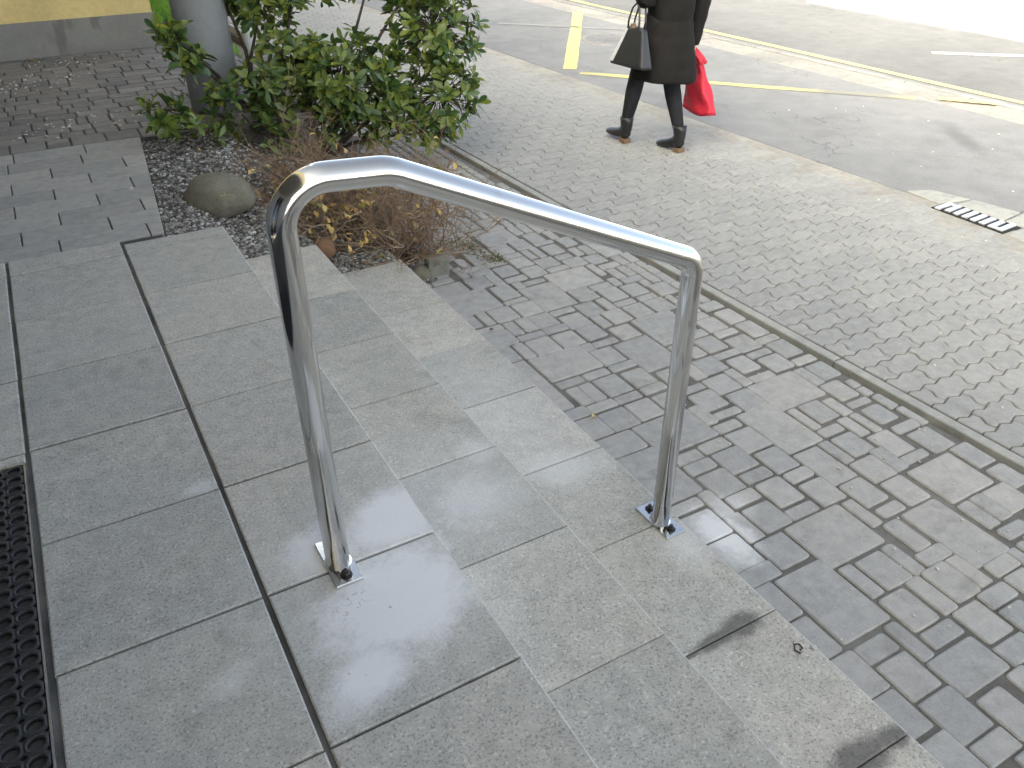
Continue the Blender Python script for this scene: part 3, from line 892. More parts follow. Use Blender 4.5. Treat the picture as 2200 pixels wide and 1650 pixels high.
for j in range(NY+1):
    y = 3.28+2.5*j/NY
    x0 = .288+max(0, y-3.45)*.0865
    if y > 4.905: x0 = .43+(y-4.905)*.55
    for i in range(NX+1):
        x = x0+(bed_right(y)-x0)*i/NX
        vs.append((x, y, bed_z(x, y)*(1-max(0, (i/NX-.88)/.12))+(Z3-.02)*max(0, (i/NX-.88)/.12)))
bb.add(vs, [(j*(NX+1)+i, j*(NX+1)+i+1, (j+1)*(NX+1)+i+1, (j+1)*(NX+1)+i) for j in range(NY) for i in range(NX)])
bed = tag(bb.build('planting_bed', M['soil'], smooth=True), kind='structure')

ICO = None
def ico(sub=1):
    bm = bmesh.new(); bmesh.ops.create_icosphere(bm, subdivisions=sub, radius=1.0)
    v = [p.co.copy() for p in bm.verts]; f = [tuple(q.index for q in p.verts) for p in bm.faces]; bm.free(); return v, f
IV, IF = ico(1)

IV0 = [Vector(p).normalized() for p in ((0,1,1.6),(0,-1,1.6),(0,1,-1.6),(0,-1,-1.6),(1,1.6,0),(-1,1.6,0),(1,-1.6,0),(-1,-1.6,0),(1.6,0,1),(1.6,0,-1),(-1.6,0,1),(-1.6,0,-1))]
IF0 = [(0,1,8),(0,8,4),(0,4,5),(0,5,10),(0,10,1),(1,6,8),(8,6,9),(8,9,4),(4,9,2),(4,2,5),(5,2,11),(5,11,10),(10,11,7),(10,7,1),(1,7,6),(3,9,6),(3,2,9),(3,11,2),(3,7,11),(3,6,7)]
def pebble(mb, x, y, z, s, rnd, flat=.6, lo=False):
    V_, F_ = (IV0, IF0) if lo else (IV, IF)
    R_ = Matrix.Rotation(rnd.uniform(0, 6.28), 3, 'Z') @ Matrix.Rotation(rnd.uniform(-.5, .5), 3, 'X')
    sx, sy, sz = s*rnd.uniform(.7, 1.3), s*rnd.uniform(.6, 1.1), s*rnd.uniform(.4, .8)*flat/.6
    mb.add([R_ @ Vector((p.x*sx*(1+rnd.uniform(-.12, .12)), p.y*sy*(1+rnd.uniform(-.12, .12)), p.z*sz)) + Vector((x, y, z)) for p in V_], F_)
gv = MB()
n = 0
while n < 9000:
    y = 3.325+rnd.random()**1.3*2.2
    x0 = .30+max(0, y-3.45)*.0865
    x = x0+rnd.random()*1.15
    if y < 3.40 and x < E1+.01: continue
    if y < 3.365 and x < E2+.01: continue
    if y > 4.90 and x < .45+(y-4.905)*.55: continue
    dens = 1.0 if x < .85 or y < 3.5 else max(.05, .5-(x-.85))
    if rnd.random() > dens: continue
    gv.cur = rnd.choices([0, 1, 2], [.45, .42, .13])[0]
    pebble(gv, x, y, bed_z(x, y)+.003, rnd.uniform(.004, .0125), rnd, .6, True); n += 1
tag(gv.build('gravel', [M['peb_a'], M['peb_b'], M['peb_c']]), 'grey gravel covering the planting bed beside the boulder', 'gravel', kind='stuff')

def leafshape(L, W, bend=.15, fold=.22, obov=.62, n=4):
    """leaf in the XY plane along +X, folded on the midrib"""
    prof = [(0, .06), (.22, .52), (obov, 1.0), (.86, .70), (1.0, .04)]
    vs = []; fs = []
    for s, wv in prof:
        z = -bend*L*s*s
        h = wv*W/2
        vs += [(s*L, -h, z+abs(h)*fold), (s*L, 0, z), (s*L, h, z+abs(h)*fold)]
    for i in range(len(prof)-1):
        a = 3*i
        fs += [(a, a+3, a+4, a+1), (a+1, a+4, a+5, a+2)]
    return vs, fs

# leaf litter
lt = MB()
for k in range(900):
    y = 3.40+rnd.random()*2.2; x = .62+rnd.random()*1.5
    if x > bed_right(y)-.02: continue
    if x < .9 and rnd.random() < .7: continue
    L = rnd.uniform(.02, .05)
    lt.cur = rnd.choices([0, 1, 2], [.7, .18, .12])[0]
    v_, f_ = leafshape(L, L*.5, rnd.uniform(-.4, .5), rnd.uniform(-.3, .5))
    R_ = Matrix.Rotation(rnd.uniform(0, 6.28), 3, 'Z') @ Matrix.Rotation(rnd.uniform(-.5, .5), 3, 'Y') @ Matrix.Rotation(rnd.uniform(-.5, .5), 3, 'X')
    c = Vector((x, y, bed_z(x, y)+.012))
    lt.add([R_ @ Vector(p)+c for p in v_], f_)
tag(lt.build('leaf_litter', [M['leaf_e'], M['twig2'], M['leaf_d']]), 'brown fallen leaves covering the soil under the shrubs', 'leaf litter', kind='stuff')

# boulders and stones
def boulder(name, c, s, mat, label, seed, rot=0, sub=4, rough=.14):
    v_, f_ = ico(sub); b = MB(); out = []
    for p in v_:
        k = 1+rough*noise.noise(p*1.3+Vector((seed, 0, 0)))+rough*.35*noise.noise(p*4+Vector((0, seed, 0)))
        q = Vector((p.x*k*s[0], p.y*k*s[1], p.z*k*s[2]*(1 if p.z > 0 else .8)))
        out.append(Matrix.Rotation(rot, 3, 'Z') @ q)
    b.add(out, f_)
    o = b.build(name, mat, None, smooth=True); o.location = c
    return tag(o, label, 'stone')
boulder('boulder', (.60, 3.855, -.045), (.165, .130, .118), M['rock'], 'rounded grey green boulder lying on gravel beside the handrail', 2.3, -.5)
boulder('brown_stone', (.955, 3.47, -.235), (.055, .05, .055), M['brown_rock'], 'small rounded rust brown stone at the end of the second step', 5.1, 0, 3)
b = MB(); b.prism(round_rect(1.435, 3.375, 1.545, 3.445, .012, rnd, .004), -.5, -.362, .012, .01)
tag(b.build('mossy_block', M['green_rock']), 'small mossy green concrete block at the corner of the lowest step', 'stone')
boulder('flat_stone', (1.39, 3.39, -.44), (.055, .05, .045), M['rock'], 'grey brown stone between the lowest step and the mossy block', 7.7, 0, 3)

# ---------------------------------------------------------------- dry shrub
dry = tag(empty('dry_shrub', (1.33, 3.82, -.36)), 'low leafless reddish brown shrub with a few yellow leaves behind the handrail', 'shrub')
DINV = Matrix.Translation((-1.33, -3.82, .36))
dr = random.Random(21)
tw = MB(); tips = []
def branch(mb, p, d, L, r, depth_, rnd, gravity=.0, col=None, tips=None):
    n = 5; pts = [p.copy()]; rad = [r]; q = p.copy(); dd = d.normalized()
    for k in range(n):
        dd = (dd+Vector((rnd.uniform(-.28, .28), rnd.uniform(-.28, .28), rnd.uniform(-.22, .22)-gravity))).normalized()
        q = q+dd*(L/n)
        gz = bed_z(q.x, q.y) if q.x < bed_right(q.y) else Z3
        if q.z < gz+.01: q.z = gz+.01; dd.z = abs(dd.z)*.3
        pts.append(q.copy()); rad.append(r*(1-.65*(k+1)/n))
    mb.cur = rnd.choice([0, 0, 1])
    mb.tube(pts, rad, 3, cap=False)
    if tips is not None: tips.append((pts[-1], dd)); tips.append((pts[3], dd))
    if depth_ > 0:
        for k in range(rnd.choice([2, 3, 3])):
            i = rnd.randint(1, n)
            nd = (dd+Vector((rnd.uniform(-1, 1), rnd.uniform(-1, 1), rnd.uniform(-.5, .7)))).normalized()
            branch(mb, pts[i], nd, L*rnd.uniform(.45, .75), r*.68, depth_-1, rnd, gravity, col, tips)
bases = [(1.02, 3.62), (1.20, 3.66), (1.38, 3.66), (1.52, 3.74), (1.12, 3.86), (1.34, 3.92), (1.54, 3.98), (.98, 3.98), (1.22, 4.12), (1.58, 3.60), (1.44, 3.56), (1.30, 3.54), (1.5, 3.86)]
for (bx, by) in bases:
    for k in range(13):
        a = dr.uniform(0, 6.28); e = dr.uniform(.35, 1.35)
        p = Vector((bx+dr.uniform(-.05, .05), by+dr.uniform(-.05, .05), bed_z(bx, by)-.01))
        branch(tw, p, Vector((math.cos(a)*math.cos(e), math.sin(a)*math.cos(e), math.sin(e))), dr.uniform(.24, .40), .0040, 3, dr, .012, None, tips)
o = tw.build('branches', [M['twig'], M['twig2']], dry); o.matrix_parent_inverse = DINV
lv, lf = leafshape(.034, .023, .3, .35)
LM = {}
for key in ('leaf_d', 'leaf_e', 'leaf_c'):
    b = MB(); b.add(lv, lf); LM[key] = b.mesh('small_leaf', [M[key]])
dr.shuffle(tips)
cnt = 0
for (p, d) in tips:
    if cnt >= 290: break
    x_, y_ = pix(p)
    w_ = 1.4 if x_ < 800 and y_ > 400 else .22                   # most leaves still hang on the side towards the steps
    if dr.random() > w_*.7: continue
    o = obj('leaf', LM[dr.choices(['leaf_d', 'leaf_e', 'leaf_c'], [.78, .14, .08])[0]], None, dry)
    o.matrix_parent_inverse = DINV
    o.location = p; s = dr.uniform(.7, 1.25); o.scale = (s, s, s)
    o.rotation_euler = (dr.uniform(-1, 1), dr.uniform(-1, 1), dr.uniform(0, 6.28)); cnt += 1

# ---------------------------------------------------------------- evergreen shrub
lau = tag(empty('evergreen_shrub', (1.42, 5.08, -.27)), 'leafy green laurel shrub growing in the bed in front of the column', 'shrub')
LINV = Matrix.Translation((-1.42, -5.08, .27))
lr = random.Random(5)
CLUS = [(930, 60, 105, 100, 5.15, 1), (905, -70, 120, 80, 5.25, 1), (945, 205, 88, 85, 5.0, 1), (905, 285, 70, 35, 4.92, .8),
        (720, 175, 120, 75, 4.92, 1), (630, 125, 95, 55, 5.0, 1), (560, 185, 60, 50, 4.85, .9), (770, 105, 60, 40, 5.15, .7),
        (560, 12, 120, 38, 5.3, 1), (470, -30, 90, 45, 5.35, 1), (640, -60, 130, 60, 5.4, 1), (800, -70, 90, 60, 5.35, 1),
        (358, 70, 34, 34, 5.0, .8), (350, 235, 42, 45, 4.7, .7), (395, 120, 45, 40, 4.95, .7), (480, 215, 45, 45, 4.8, .6),
        (640, 265, 110, 45, 4.95, .8), (800, 255, 90, 55, 4.98, .9), (560, 285, 60, 35, 4.82, .5), (830, 160, 60, 60, 5.0, .9),
        (440, 285, 70, 22, 4.72, .5)]
def leafmesh(key, L, W):
    v_, f_ = leafshape(L, W, .12, .28, .6); b = MB(); b.add(v_, f_); return b.mesh('laurel_leaf', [M[key]], True)
SH = {k: [leafmesh(k, .083, .034), leafmesh(k, .070, .032), leafmesh(k, .095, .037)] for k in ('leaf_a', 'leaf_b', 'leaf_c')}
bases_l = [Vector((1.32, 5.04, bed_z(1.32, 5.04))), Vector((1.50, 5.12, bed_z(1.5, 5.12))), Vector((1.14, 5.2, bed_z(1.14, 5.2)))]
wood = MB(); leaves = []
for (cx, cy, rx, ry, Y, dens) in CLUS:
    C = at_y(cx, cy, Y); d = depth(C)
    ax, ay = rx/1750.7*d, ry/1750.7*d
    az = max(ax, ay)*.85
    bs = min(bases_l, key=lambda q: (q-C).length)
    mid = bs.lerp(C, .5)+Vector((lr.uniform(-.05, .05), lr.uniform(-.05, .05), .06))
    P4 = [bs+Vector((lr.uniform(-.04, .04), lr.uniform(-.04, .04), 0)), bs.lerp(mid, .5)+Vector((lr.uniform(-.02, .02), 0, .03)), mid, mid.lerp(C, .5), C]
    wood.tube(P4, [.017, .014, .011, .008, .004], 6)
    N = int(rx*ry*math.pi/(24*24)*2.0*dens)
    for k in range(N):
        while True:
            q = Vector((lr.uniform(-1, 1), lr.uniform(-1, 1), lr.uniform(-1, 1)))
            if .25 < q.length < 1: break
        q = q*(q.length**-.25)
        T = C+RT*(q.x*ax)+UP*(q.y*ay)+FW*(q.z*az)
        wood.tube([C.lerp(T, .25), C.lerp(T, .6)+Vector((0, 0, -.01)), T], [.0035, .0028, .0016], 4, cap=False)
        out = ((T-C).normalized()*.7+Vector((lr.uniform(-.3, .3), lr.uniform(-.3, .3), .55))).normalized()
        aa = out.orthogonal().normalized(); bb_ = out.cross(aa)
        nl = lr.randint(5, 8); ph = lr.uniform(0, 6.28)
        for m in range(nl):
            th = ph+m*2.4
            el = lr.uniform(.05, .95)
            dr_ = (aa*math.cos(th)+bb_*math.sin(th))*math.cos(el)+out*math.sin(el)
            up_ = (out-dr_*out.dot(dr_)).normalized()
            sd_ = up_.cross(dr_)
            Mx = Matrix((dr_, sd_, up_)).transposed().to_4x4()
            Mx = Mx @ Matrix.Rotation(lr.uniform(-.5, .5), 4, 'X')
            Mx.translation = T-out*lr.uniform(0, .035)
            key = lr.choices(['leaf_a', 'leaf_b', 'leaf_c'], [.54, .39, .07])[0]
            sc = lr.uniform(.75, 1.1)
            leaves.append((Mx @ Matrix.Diagonal((sc, sc, sc, 1)), key, lr.randint(0, 2)))
for bs in bases_l:
    wood.tube([bs-Vector((0, 0, .05)), bs+Vector((lr.uniform(-.02, .02), 0, .12)), bs+Vector((lr.uniform(-.05, .05), .03, .32))], [.024, .020, .014], 8)
wood.build('stems', M['wood'], lau).matrix_parent_inverse = LINV
vis = []
for i, (Mx, key, v) in enumerate(leaves):
    p = Mx.translation
    if in_frame(p, -10): vis.append((depth(p), i))
vis.sort(); pick = set(i for _, i in vis[:295])
crown = MB(); order = ['leaf_a', 'leaf_b', 'leaf_c']
raw = [leafshape(.083, .034, .12, .28, .6), leafshape(.070, .032, .12, .28, .6), leafshape(.095, .037, .12, .28, .6)]
for i, (Mx, key, v) in enumerate(leaves):
    if i in pick:
        o = obj('leaf', SH[key][v], None, lau); o.matrix_parent_inverse = LINV; o.matrix_basis = Mx
    else:
        crown.cur = order.index(key); crown.add([Mx @ Vector(q) for q in raw[v][0]], raw[v][1])
o = crown.build('crown', [M[k] for k in order], lau, smooth=True); o.matrix_parent_inverse = LINV
tag(o, kind='stuff')

# ---------------------------------------------------------------- lawn and white post far behind the shrub
lb = MB(); lb.add([(1.0, 8.2, Z3+.15), (1.75, 8.2, Z3+.15), (1.75, 16, Z3+.15), (1.0, 16, Z3+.15)], [(0, 1, 2, 3)]); 
lawn = tag(lb.build('lawn', M['soil']), kind='structure')
gr = MB(); g2 = random.Random(3)
for k in range(9000):
    x = g2.uniform(1.0, 1.75); y = g2.uniform(8.2, 13); h = g2.uniform(.05, .11); a = g2.uniform(0, 6.28); wv = .006
    dx, dy = math.cos(a)*wv, math.sin(a)*wv; lx, ly = g2.uniform(-.04, .04), g2.uniform(-.04, .04)
    gr.add([(x-dx, y-dy, Z3+.15), (x+dx, y+dy, Z3+.15), (x+lx, y+ly, Z3+.15+h)], [(0, 1, 2)])
tag(gr.build('grass', M['grass']), 'bright green grass beyond the corner of the ochre wall', 'grass', kind='stuff')
wp = MB(); WX, WY = 2.02, 9.0
wp.rings([[(WX+r*math.cos(2*math.pi*k/20), WY+r*math.sin(2*math.pi*k/20), Z3+z) for k in range(20)] for z, r in ((0, .062), (.5, .058), (.62, .056), (.655, .045), (.67, .01))])
tag(wp.build('white_post', M['post_white'], smooth=True), 'white post glimpsed through the leaves of the evergreen shrub', 'post')

# ================================================================ PERSON
PL = Vector((3.70, 4.47, Z3))
def baked(me, voxel, iters=6, fac=.5):
    o = bpy.data.objects.new('tmp', me); COL.objects.link(o)
    m = o.modifiers.new('r', 'REMESH'); m.mode = 'VOXEL'; m.voxel_size = voxel; m.use_smooth_shade = True
    s = o.modifiers.new('s', 'SMOOTH'); s.factor = fac; s.iterations = iters
    dg = bpy.context.evaluated_depsgraph_get()
    out = bpy.data.meshes.new_from_object(o.evaluated_get(dg))
    bpy.data.objects.remove(o); return out
def ball(mb, c, s, sub=2):
    v_, f_ = ico(sub); mb.add([Vector((p.x*s[0], p.y*s[1], p.z*s[2]))+Vector(c) for p in v_], f_)
body = MB()
def leg(h, k, a):
    h, k, a = Vector(h), Vector(k), Vector(a)
    body.tube([h+Vector((0, 0, .04)), h.lerp(k, .35), k.lerp(h, .12), k, k.lerp(a, .3), k.lerp(a, .7), a, a-Vector((0, 0, .04))],
              [.090, .082, .064, .057, .057, .045, .036, .036], 16)
leg((-.08, .0, .82), (-.118, .145, .46), (-.136, .215, .115))
leg((.08, .0, .82), (.072, .025, .46), (.058, -.14, .125))
body.tube([(0, 0, .76), (0, 0, .84), (0, .005, .98), (0, .005, 1.12), (0, 0, 1.25), (0, 0, 1.30)], [(.14, .10), (.155, .11), (.125, .095), (.145, .105), (.155, .085), (.06, .06)], 20, up=Vector((1, 0, 0)))
body.tube([(0, -.005, 1.26), (0, 0, 1.33), (0, .01, 1.40)], [.056, .050, .050], 14)
ball(body, (0, .022, 1.465), (.072, .092, .108), 3)
ball(body, (0, .060, 1.420), (.050, .050, .048), 2)
body.tube([(0, .108, 1.475), (0, .126, 1.452), (0, .112, 1.440)], [.008, .013, .010], 8)      # nose
ball(body, (0, .104, 1.415), (.022, .010, .008)); 
for s in (-1, 1):
    ball(body, (s*.074, .012, 1.462), (.010, .022, .030))                                       # ears
RE, RW = Vector((.232, -.03, .975)), Vector((.228, .010, .705))
LE, LW = Vector((-.232, -.045, .965)), Vector((-.165, .185, 1.03))
body.tube([(.145, 0, 1.25), (.19, -.01, 1.18), RE, RE.lerp(RW, .5), RW], [.05, .044, .036, .034, .024], 12)
body.tube([(-.145, 0, 1.25), (-.19, -.015, 1.18), LE, LE.lerp(LW, .5), LW], [.05, .044, .036, .034, .024], 12)
def hand(wr, fwd, side, curl):
    """palm, four curled fingers of different length and a thumb from the side of the palm"""
    fwd = fwd.normalized(); side = (side-fwd*side.dot(fwd)).normalized(); nrm = curl
    palm = wr+fwd*.085
    body.tube([wr, wr+fwd*.03, wr+fwd*.06, palm], [(.024, .018), (.032, .015), (.038, .014), (.036, .012)], 12, up=side)
    for i, (off, L) in enumerate(((-.028, .062), (-.010, .072), (.009, .068), (.027, .054))):
        b0 = palm-fwd*.012+side*off
        p1 = b0+fwd*(L*.42); p2 = p1+(nrm*.85+fwd*.25).normalized()*(L*.42); p3 = p2+(nrm*.3-fwd*.9).normalized()*(L*.34)
        body.tube([b0, p1, p2, p3], [.0095, .009, .0085, .0075], 8)
    t0 = wr+fwd*.03-side*.030
    t1 = t0-side*.022+fwd*.024+nrm*.012; t2 = t1+fwd*.028+nrm*.018+side*.010
    body.tube([wr+fwd*.012-side*.012, t0, t1, t2], [.014, .012, .0105, .0085], 8)
hand(RW, Vector((0, .12, -1)), Vector((0, -1, 0)), Vector((-1, 0, 0)))
hand(LW, Vector((.25, 1, .1)), Vector((0, .1, -1)), Vector((1, 0, -.2)).normalized())
bm_ = baked(body.mesh('body'), .0085, 5)
bm_.materials.clear(); bm_.materials.append(M['skin']); bm_.materials.append(M['tights'])
for p in bm_.polygons: p.material_index = 1 if p.center.z < .9 and abs(p.center.x) < .2 else 0
for p in bm_.polygons:
    if p.center.x > .17: p.material_index = 0
person = obj('person', bm_); person.location = PL
tag(person, 'person in black knee length coat walking away with a bag on each side', 'person')

ct_ = MB(); seg = 40
prof = [(.466, .218, .176), (.478, .228, .184), (.52, .226, .184), (.60, .208, .168), (.68, .192, .156), (.76, .172, .142), (.815, .156, .130), (.835, .152, .126),
        (.855, .156, .130), (.93, .158, .130), (1.02, .166, .132), (1.10, .178, .130), (1.18, .186, .120), (1.24, .178, .106), (1.285, .135, .090), (1.315, .085, .076), (1.37, .078, .080), (1.38, .070, .072)]
zs = [p[0] for p in prof]
rings = []
z = .466
lst = []
while z < 1.38: lst.append(z); z += .012
lst.append(1.38)
for z in lst:
    a = float(np.interp(z, zs, [p[1] for p in prof])); b_ = float(np.interp(z, zs, [p[2] for p in prof]))
    quilt = .006*abs(math.sin((z-.44)*math.pi/.105))**.5-.007*math.exp(-((z-.84)/.008)**2) if z < 1.28 else 0
    ring = []
    for k in range(seg):
        th = 2*math.pi*k/seg
        f = .010*noise.noise(Vector((math.cos(th)*2.2, math.sin(th)*2.2, z*4)))+.012*math.sin(th*5+1.0)*max(0, (.80-z)/.36)
        ring.append(((a+quilt+f)*math.cos(th), (b_+quilt+f)*math.sin(th), z+(.012*math.sin(th*2+.6) if z < .485 else 0)))
    rings.append(ring)
ct_.rings(rings)
coat = ct_.build('coat', M['coat'], person, smooth=True)
sl = MB()
def sleeve(pts, rad):
    P = [Vector(p) for p in pts]; out = []; rr = []
    n = 22
    for i in range(n+1):
        t = i/n*(len(P)-1); k = min(int(t), len(P)-2); f = t-k
        out.append(P[k].lerp(P[k+1], f)); r = rad[k]+(rad[k+1]-rad[k])*f
        rr.append(r+.005*abs(math.sin(i/n*math.pi*6)))
    sl.tube(out, rr, 18)
sleeve([(.130, 0, 1.255), (.19, -.01, 1.18), RE, RE.lerp(RW, .5), RW+(RW-RE)*.16], [.066, .066, .058, .054, .043])
sleeve([(-.130, 0, 1.255), (-.19, -.015, 1.18), LE, LE.lerp(LW, .5), LW.lerp(LE, .02)], [.066, .066, .056, .050, .037])
sl.build('sleeves', M['coat'], person, smooth=True)
hr = MB(); ball(hr, (0, -.010, 1.480), (.086, .096, .112), 3); ball(hr, (0, -.055, 1.400), (.085, .050, .10), 3)
hm = baked(hr.mesh('hair'), .010, 3); hm.materials.append(M['hair'])
for v in hm.vertices:
    if v.co.y > .058: v.co.y = .058+(v.co.y-.058)*.15
obj('hair', hm, None, person)
ey = MB()
for s in (-1, 1): ball(ey, (s*.029, .104, 1.474), (.010, .006, .006))
ey.build('eyes', M['boot'], person, smooth=True)
def boot(h, yaw, pitch, roll=0):
    Mx = Matrix.Translation(h) @ Matrix.Rotation(yaw, 4, 'Z') @ Matrix.Rotation(pitch, 4, 'X')
    b = MB()
    b.tube([Mx @ Vector(p) for p in ((0, .038, .178), (0, .036, .145), (0, .034, .110), (0, .040, .082), (0, .075, .060), (0, .125, .044), (0, .185, .032), (0, .225, .026), (0, .242, .024))],
           [(.047, .052), (.043, .048), (.039, .045), (.037, .050), (.038, .040), (.041, .032), (.040, .026), (.030, .020), (.012, .010)], 18, up=Vector((1, 0, 0)))
    b.tube([Mx @ Vector(p) for p in ((0, .004, .070), (0, .030, .058), (0, .060, .056))], [(.02, .02), (.035, .032), (.036, .034)], 14, up=Vector((1, 0, 0)))
    o = b.build('boot', M['boot'], person, smooth=True)
    hb = MB(); hb.prism([(-.030, .004), (.030, .004), (.033, .030), (.028, .062), (-.028, .062), (-.033, .030)], 0.0, .030, .003)
    hb.v = [tuple(Mx @ Vector(q)) for q in hb.v]
    hb.build('heel', M['heel'], o)
boot(Vector((-.138, .172, .002)), .03, math.radians(4))
boot(Vector((.058, -.190, .002)), .10, math.radians(-2))

# red shopping bag in the right hand
rbx = tag(empty('shopping_bag', tuple(PL+Vector((.288, -.035, .225)))), 'bright red cloth shopping bag hanging from the right hand of the person', 'bag')
rb_ = MB(); rings = []; seg = 36
for i in range(15):
    t = i/14; z = t*.33
    hl = .150-.108*t**1.15; hw = .052-.030*t**1.3
    ring = []
    for k in range(seg):
        th = 2*math.pi*k/seg; c_, s_ = math.cos(th), math.sin(th)
        ex = math.copysign(abs(c_)**.45, c_)*hw; ey_ = math.copysign(abs(s_)**.55, s_)*hl
        q = noise.noise(Vector((ex*18, ey_*11, z*9)))
        ring.append((ex+.026*q+.012*noise.noise(Vector((ey_*25, z*14, 2)))*(1-t*.3), ey_+.062*(t**1.3)+.008*q-.02*(1-t), z+(.014*math.sin(th*3+1) if i in (0, 14) else 0)))
    rings.append(ring)
rb_.rings(rings)
rb_.build('bag_body', M['red'], rbx, smooth=True)
hd = MB()
G_ = PL+Vector((.226, .030, .672))-Vector(rbx.location)
for sx in (-.016, .020):
    hd.tube([(sx, .085, .31), (sx*.8-.015, .080, .345), (G_.x+sx*.3, G_.y+.022, G_.z-.03), (G_.x+sx*.2, G_.y+.004, G_.z+.004), (G_.x+sx*.3, G_.y-.018, G_.z-.03), (sx*.8-.01, .005, .345), (sx, -.015, .31)], [(.015, .005)]*7, 8, up=Vector((1, 0, 0)))
hd.build('handle', M['red'], rbx, smooth=True)

# black handbag in the crook of the left arm
hbx = tag(empty('handbag', tuple(PL+Vector((-.272, .015, .575)))), 'black leather handbag with a pale wedge on one side hanging from the left arm of the person', 'bag')
hb_ = MB(); rings = []
for i in range(13):
    t = i/12; z = t*.235
    y0 = -.165+.055*t; y1 = .185-.135*t; hw = .062-.036*t
    ring = []
    for k in range(36):
        th = 2*math.pi*k/36; c_, s_ = math.cos(th), math.sin(th)
        ring.append((math.copysign(abs(c_)**.35, c_)*hw, (y0+y1)/2+math.copysign(abs(s_)**.45, s_)*(y1-y0)/2, z+.006*math.sin(th*2)))
    rings.append(ring)
hb_.rings(rings); hb_.build('bag_body', M['bag'], hbx, smooth=True)
pp = MB()
pl_ = []
for t in (.06, .35, .65, .95):
    hw = .062-.036*t+.004; y1 = .185-.135*t
    pl_.append([(-hw-.001, y1-.058*(1-.35*t), t*.235), (-hw*.96-.001, y1-.018, t*.235)])
pp.add([q for r in pl_ for q in r], [(2*i, 2*i+1, 2*i+3, 2*i+2) for i in range(3)])
po = pp.build('pale_wedge', M['bag_pale'], hbx); so = po.modifiers.new('thickness', 'SOLIDIFY'); so.thickness = .003  # pale wedge along the front edge of the outer face
hs = MB()
for sx in (-.024, .024):
    hs.tube([(sx, -.075, .215), (sx+.008, -.070, .27), (sx+.020, -.045, .345), (sx+.030, -.005, .375), (sx+.020, .025, .345), (sx+.006, .040, .27), (sx, .035, .215)], .0065, 8)
hs.build('strap', M['bag'], hbx, smooth=True)
cl_ = MB(); cl_.tube([(-.030, -.03, .235), (-.034, -.03, .262)], [(.010, .020), (.008, .016)], 8); cl_.build('clasp', M['heel'], hbx)

# ================================================================ SMALL THINGS
# drain grate at the road's edge
dg_ = tag(empty('drain_grate', (4.435, 2.52, Z3)), 'worn bright metal drain grate with slanting bars at the road edge', 'drain grate')
DI = Matrix.Translation((-4.435, -2.52, -Z3))
b = MB(); b.box(4.355, 2.300, Z3-.02, 4.520, 2.750, Z3+.0045); b.build('pit', M['pit'], dg_).matrix_parent_inverse = DI
for k in range(8):
    y = 2.335+k*.054
    x0, x1 = 4.372, 4.500
    if k == 7: x0 -= .015
    if k == 0: x1 += .018
    b = MB(); b.prism([(x0, y-.017), (x1, y-.017+.010), (x1, y+.017+.010), (x0, y+.017)], Z3, Z3+.015, .005, .004)
    b.build('bar', M['grate'], dg_).matrix_parent_inverse = DI
b = MB(); b.prism([(4.375, 2.335), (4.398, 2.335), (4.398, 2.40), (4.375, 2.40)], Z3, Z3+.013, .003); b.prism([(4.478, 2.655), (4.500, 2.655), (4.500, 2.72), (4.478, 2.72)], Z3, Z3+.013, .003)
b.build('end_link', M['grate'], dg_).matrix_parent_inverse = DI
col_ = tag(empty('drain_collar', (4.62, 2.55, Z3)), 'cracked pale concrete slabs round the drain grate', 'concrete slab')
CI = Matrix.Translation((-4.62, -2.55, -Z3))
for q in ([(4.530, 2.16), (4.70, 2.14), (4.715, 2.42), (4.530, 2.40)], [(4.530, 2.412), (4.716, 2.435), (4.665, 2.70), (4.530, 2.70)], [(4.44, 2.765), (4.66, 2.712), (4.60, 2.93), (4.46, 3.00)], [(4.36, 2.19), (4.518, 2.17), (4.518, 2.285), (4.36, 2.285)]):
    b = MB(); b.prism(q, Z3-.05, Z3+rnd.uniform(.007, .010), .006, .004); b.build('slab', M['edging'], col_).matrix_parent_inverse = CI

# manhole cover in the road
mh = tag(empty('manhole_cover', (5.66, 7.80, zr(5.66, 7.8))), 'round worn iron manhole cover in the asphalt by the yellow bar', 'manhole cover')
def disc(r0, r1, z0, z1, n=40):
    b = MB()
    b.rings([[(r*math.cos(2*math.pi*k/n), r*math.sin(2*math.pi*k/n), z) for k in range(n)] for z, r in ((z0, r0), (z1, r0), (z1, r1), (z0, r1))], cap=False); return b
disc(.33, .285, -.02, .004).build('ring', M['gutter'], mh)
b = MB(); b.rings([[(r*math.cos(2*math.pi*k/40), r*math.sin(2*math.pi*k/40), z) for k in range(40)] for z, r in ((-.02, .275), (.001, .275), (.003, .27))]); lid = b.build('lid', M['iron'], mh)
st2 = MB()
for i in range(-4, 5):
    for j in range(-4, 5):
        if i*i+j*j < 17: st2.box(i*.055-.014, j*.055-.014, .003, i*.055+.014, j*.055+.014, .006)
tag(st2.build('stud_pattern', M['iron'], lid), kind='stuff')

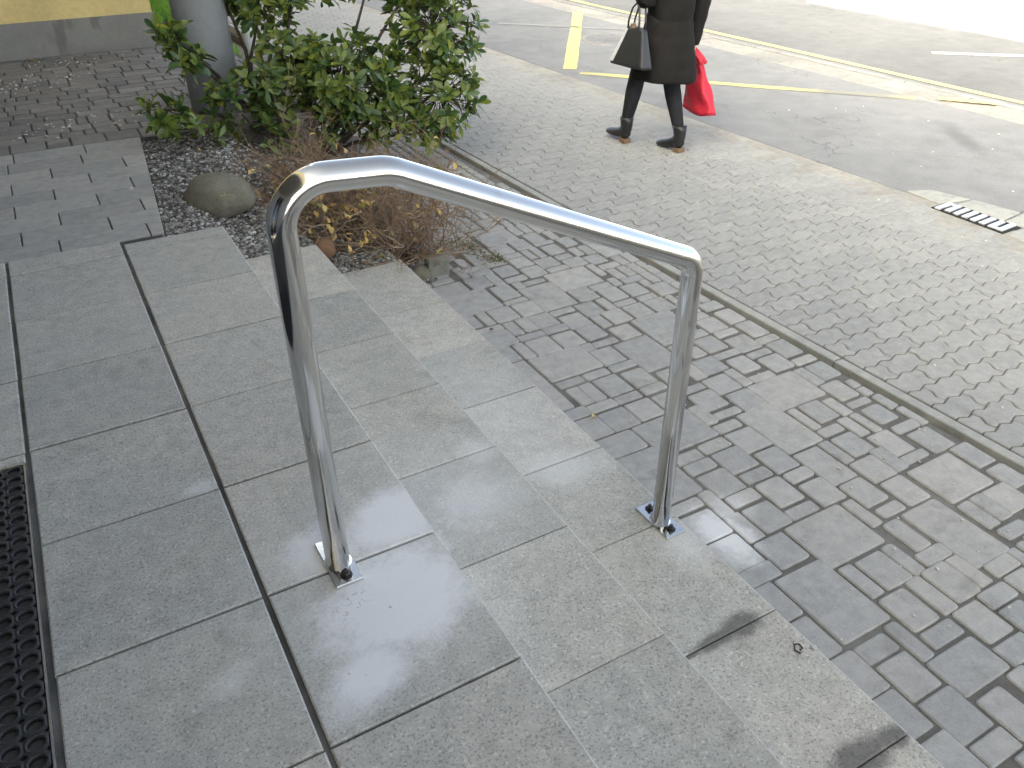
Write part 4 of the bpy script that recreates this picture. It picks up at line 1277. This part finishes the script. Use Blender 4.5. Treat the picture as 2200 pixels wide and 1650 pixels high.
# loose bits
def loose_leaf(name, c, L, mat, label, rot, seed):
    r_ = random.Random(seed); v_, f_ = leafshape(L, L*.55, .35, .45); b = MB(); b.add(v_, f_)
    o = b.build(name, mat, None, True); o.location = c; o.rotation_euler = (r_.uniform(-.3, .3), r_.uniform(-.2, .2), rot)
    return tag(o, label, 'leaf')
loose_leaf('fallen_leaf', (.00, 7.34, .014), .085, M['leaf_d'], 'single yellow fallen leaf at the foot of the ochre wall', -.4, 1)
loose_leaf('fallen_leaf', (1.452, 1.985, Z3+.014), .045, M['leaf_d'], 'small orange leaf lying on pavers beside the lowest step', .6, 2)
loose_leaf('fallen_leaf', (1.448, 2.74, Z3+.012), .032, M['leaf_e'], 'tiny rust brown leaf in a paver joint near the lowest step', 1.9, 3)
tg = MB(); tg.tube([(1.222, .772, Z2+.004), (1.215, .785, Z2+.007), (1.224, .797, Z2+.010), (1.236, .792, Z2+.008), (1.238, .781, Z2+.004), (1.228, .780, Z2+.005)], .0022, 6)
tag(tg.build('twig', M['wood']), 'tiny dark hooked twig lying on the lowest step', 'twig')
ms = MB(); r_ = random.Random(12)
for (cx, cy, n_, s_) in ((1.775, 3.605, 90, .05), (1.80, 3.44, 80, .05), (1.83, 3.38, 40, .03), (1.70, 3.70, 40, .04)):
    for k in range(n_):
        x, y = cx+r_.gauss(0, s_*.6), cy+r_.gauss(0, s_)
        v_, f_ = leafshape(r_.uniform(.010, .022), .007, .4, .3); R_ = Matrix.Rotation(r_.uniform(0, 6.28), 3, 'Z') @ Matrix.Rotation(-r_.uniform(.2, 1.2), 3, 'Y')
        ms.add([R_ @ Vector(p)+Vector((x, y, Z3+.001)) for p in v_], f_)
tag(ms.build('moss', M['moss']), 'olive moss growing in the paver joints by the dry shrub', 'moss', kind='stuff')
gt = MB(); r_ = random.Random(33)
def grit(n_, fx, z, smin, smax):
    for k in range(n_):
        x, y = fx(); pebble(gt, x, y, z+.003, r_.uniform(smin, smax), r_, .5)
grit(150, lambda: (r_.uniform(1.42, 2.5), r_.uniform(.5, 4.2)), Z3, .0025, .0075)
grit(110, lambda: street(r_.uniform(2.7, 4.4), r_.uniform(.8, 6)), Z3, .003, .0085)
grit(30, lambda: (r_.uniform(4.7, 6.2), r_.uniform(2.5, 6)), Z3, .003, .009)
grit(26, lambda: (r_.uniform(-.25, .5), r_.uniform(.7, 3.3)), 0, .0015, .0035)
grit(22, lambda: (r_.uniform(.93, 1.26), r_.uniform(.5, 3.2)), Z2, .0015, .004)
grit(14, lambda: (r_.uniform(.55, .87), r_.uniform(.7, 3.2)), Z1, .0015, .003)
for (x, y, z, s) in ((1.075, 2.555, Z2, .007), (1.265, .770, Z2, .0075), (.255, 4.05, 0, .012)):
    pebble(gt, x, y, z+.003, s, r_, .5)
for k in range(150):                                   # de-icing grit caught in the joints of the dark paving
    cx, cy = r_.choice([(.0, 5.25), (.1, 5.35), (.05, 6.6), (.2, 7.1), (-.15, 6.5), (.35, 5.4)])
    pebble(gt, cx+r_.gauss(0, .18), cy+r_.gauss(0, .12), .001, r_.uniform(.004, .012), r_, .5)
tag(gt.build('grit', M['peb_c']), 'white grit scattered over the paving', 'grit', kind='stuff')
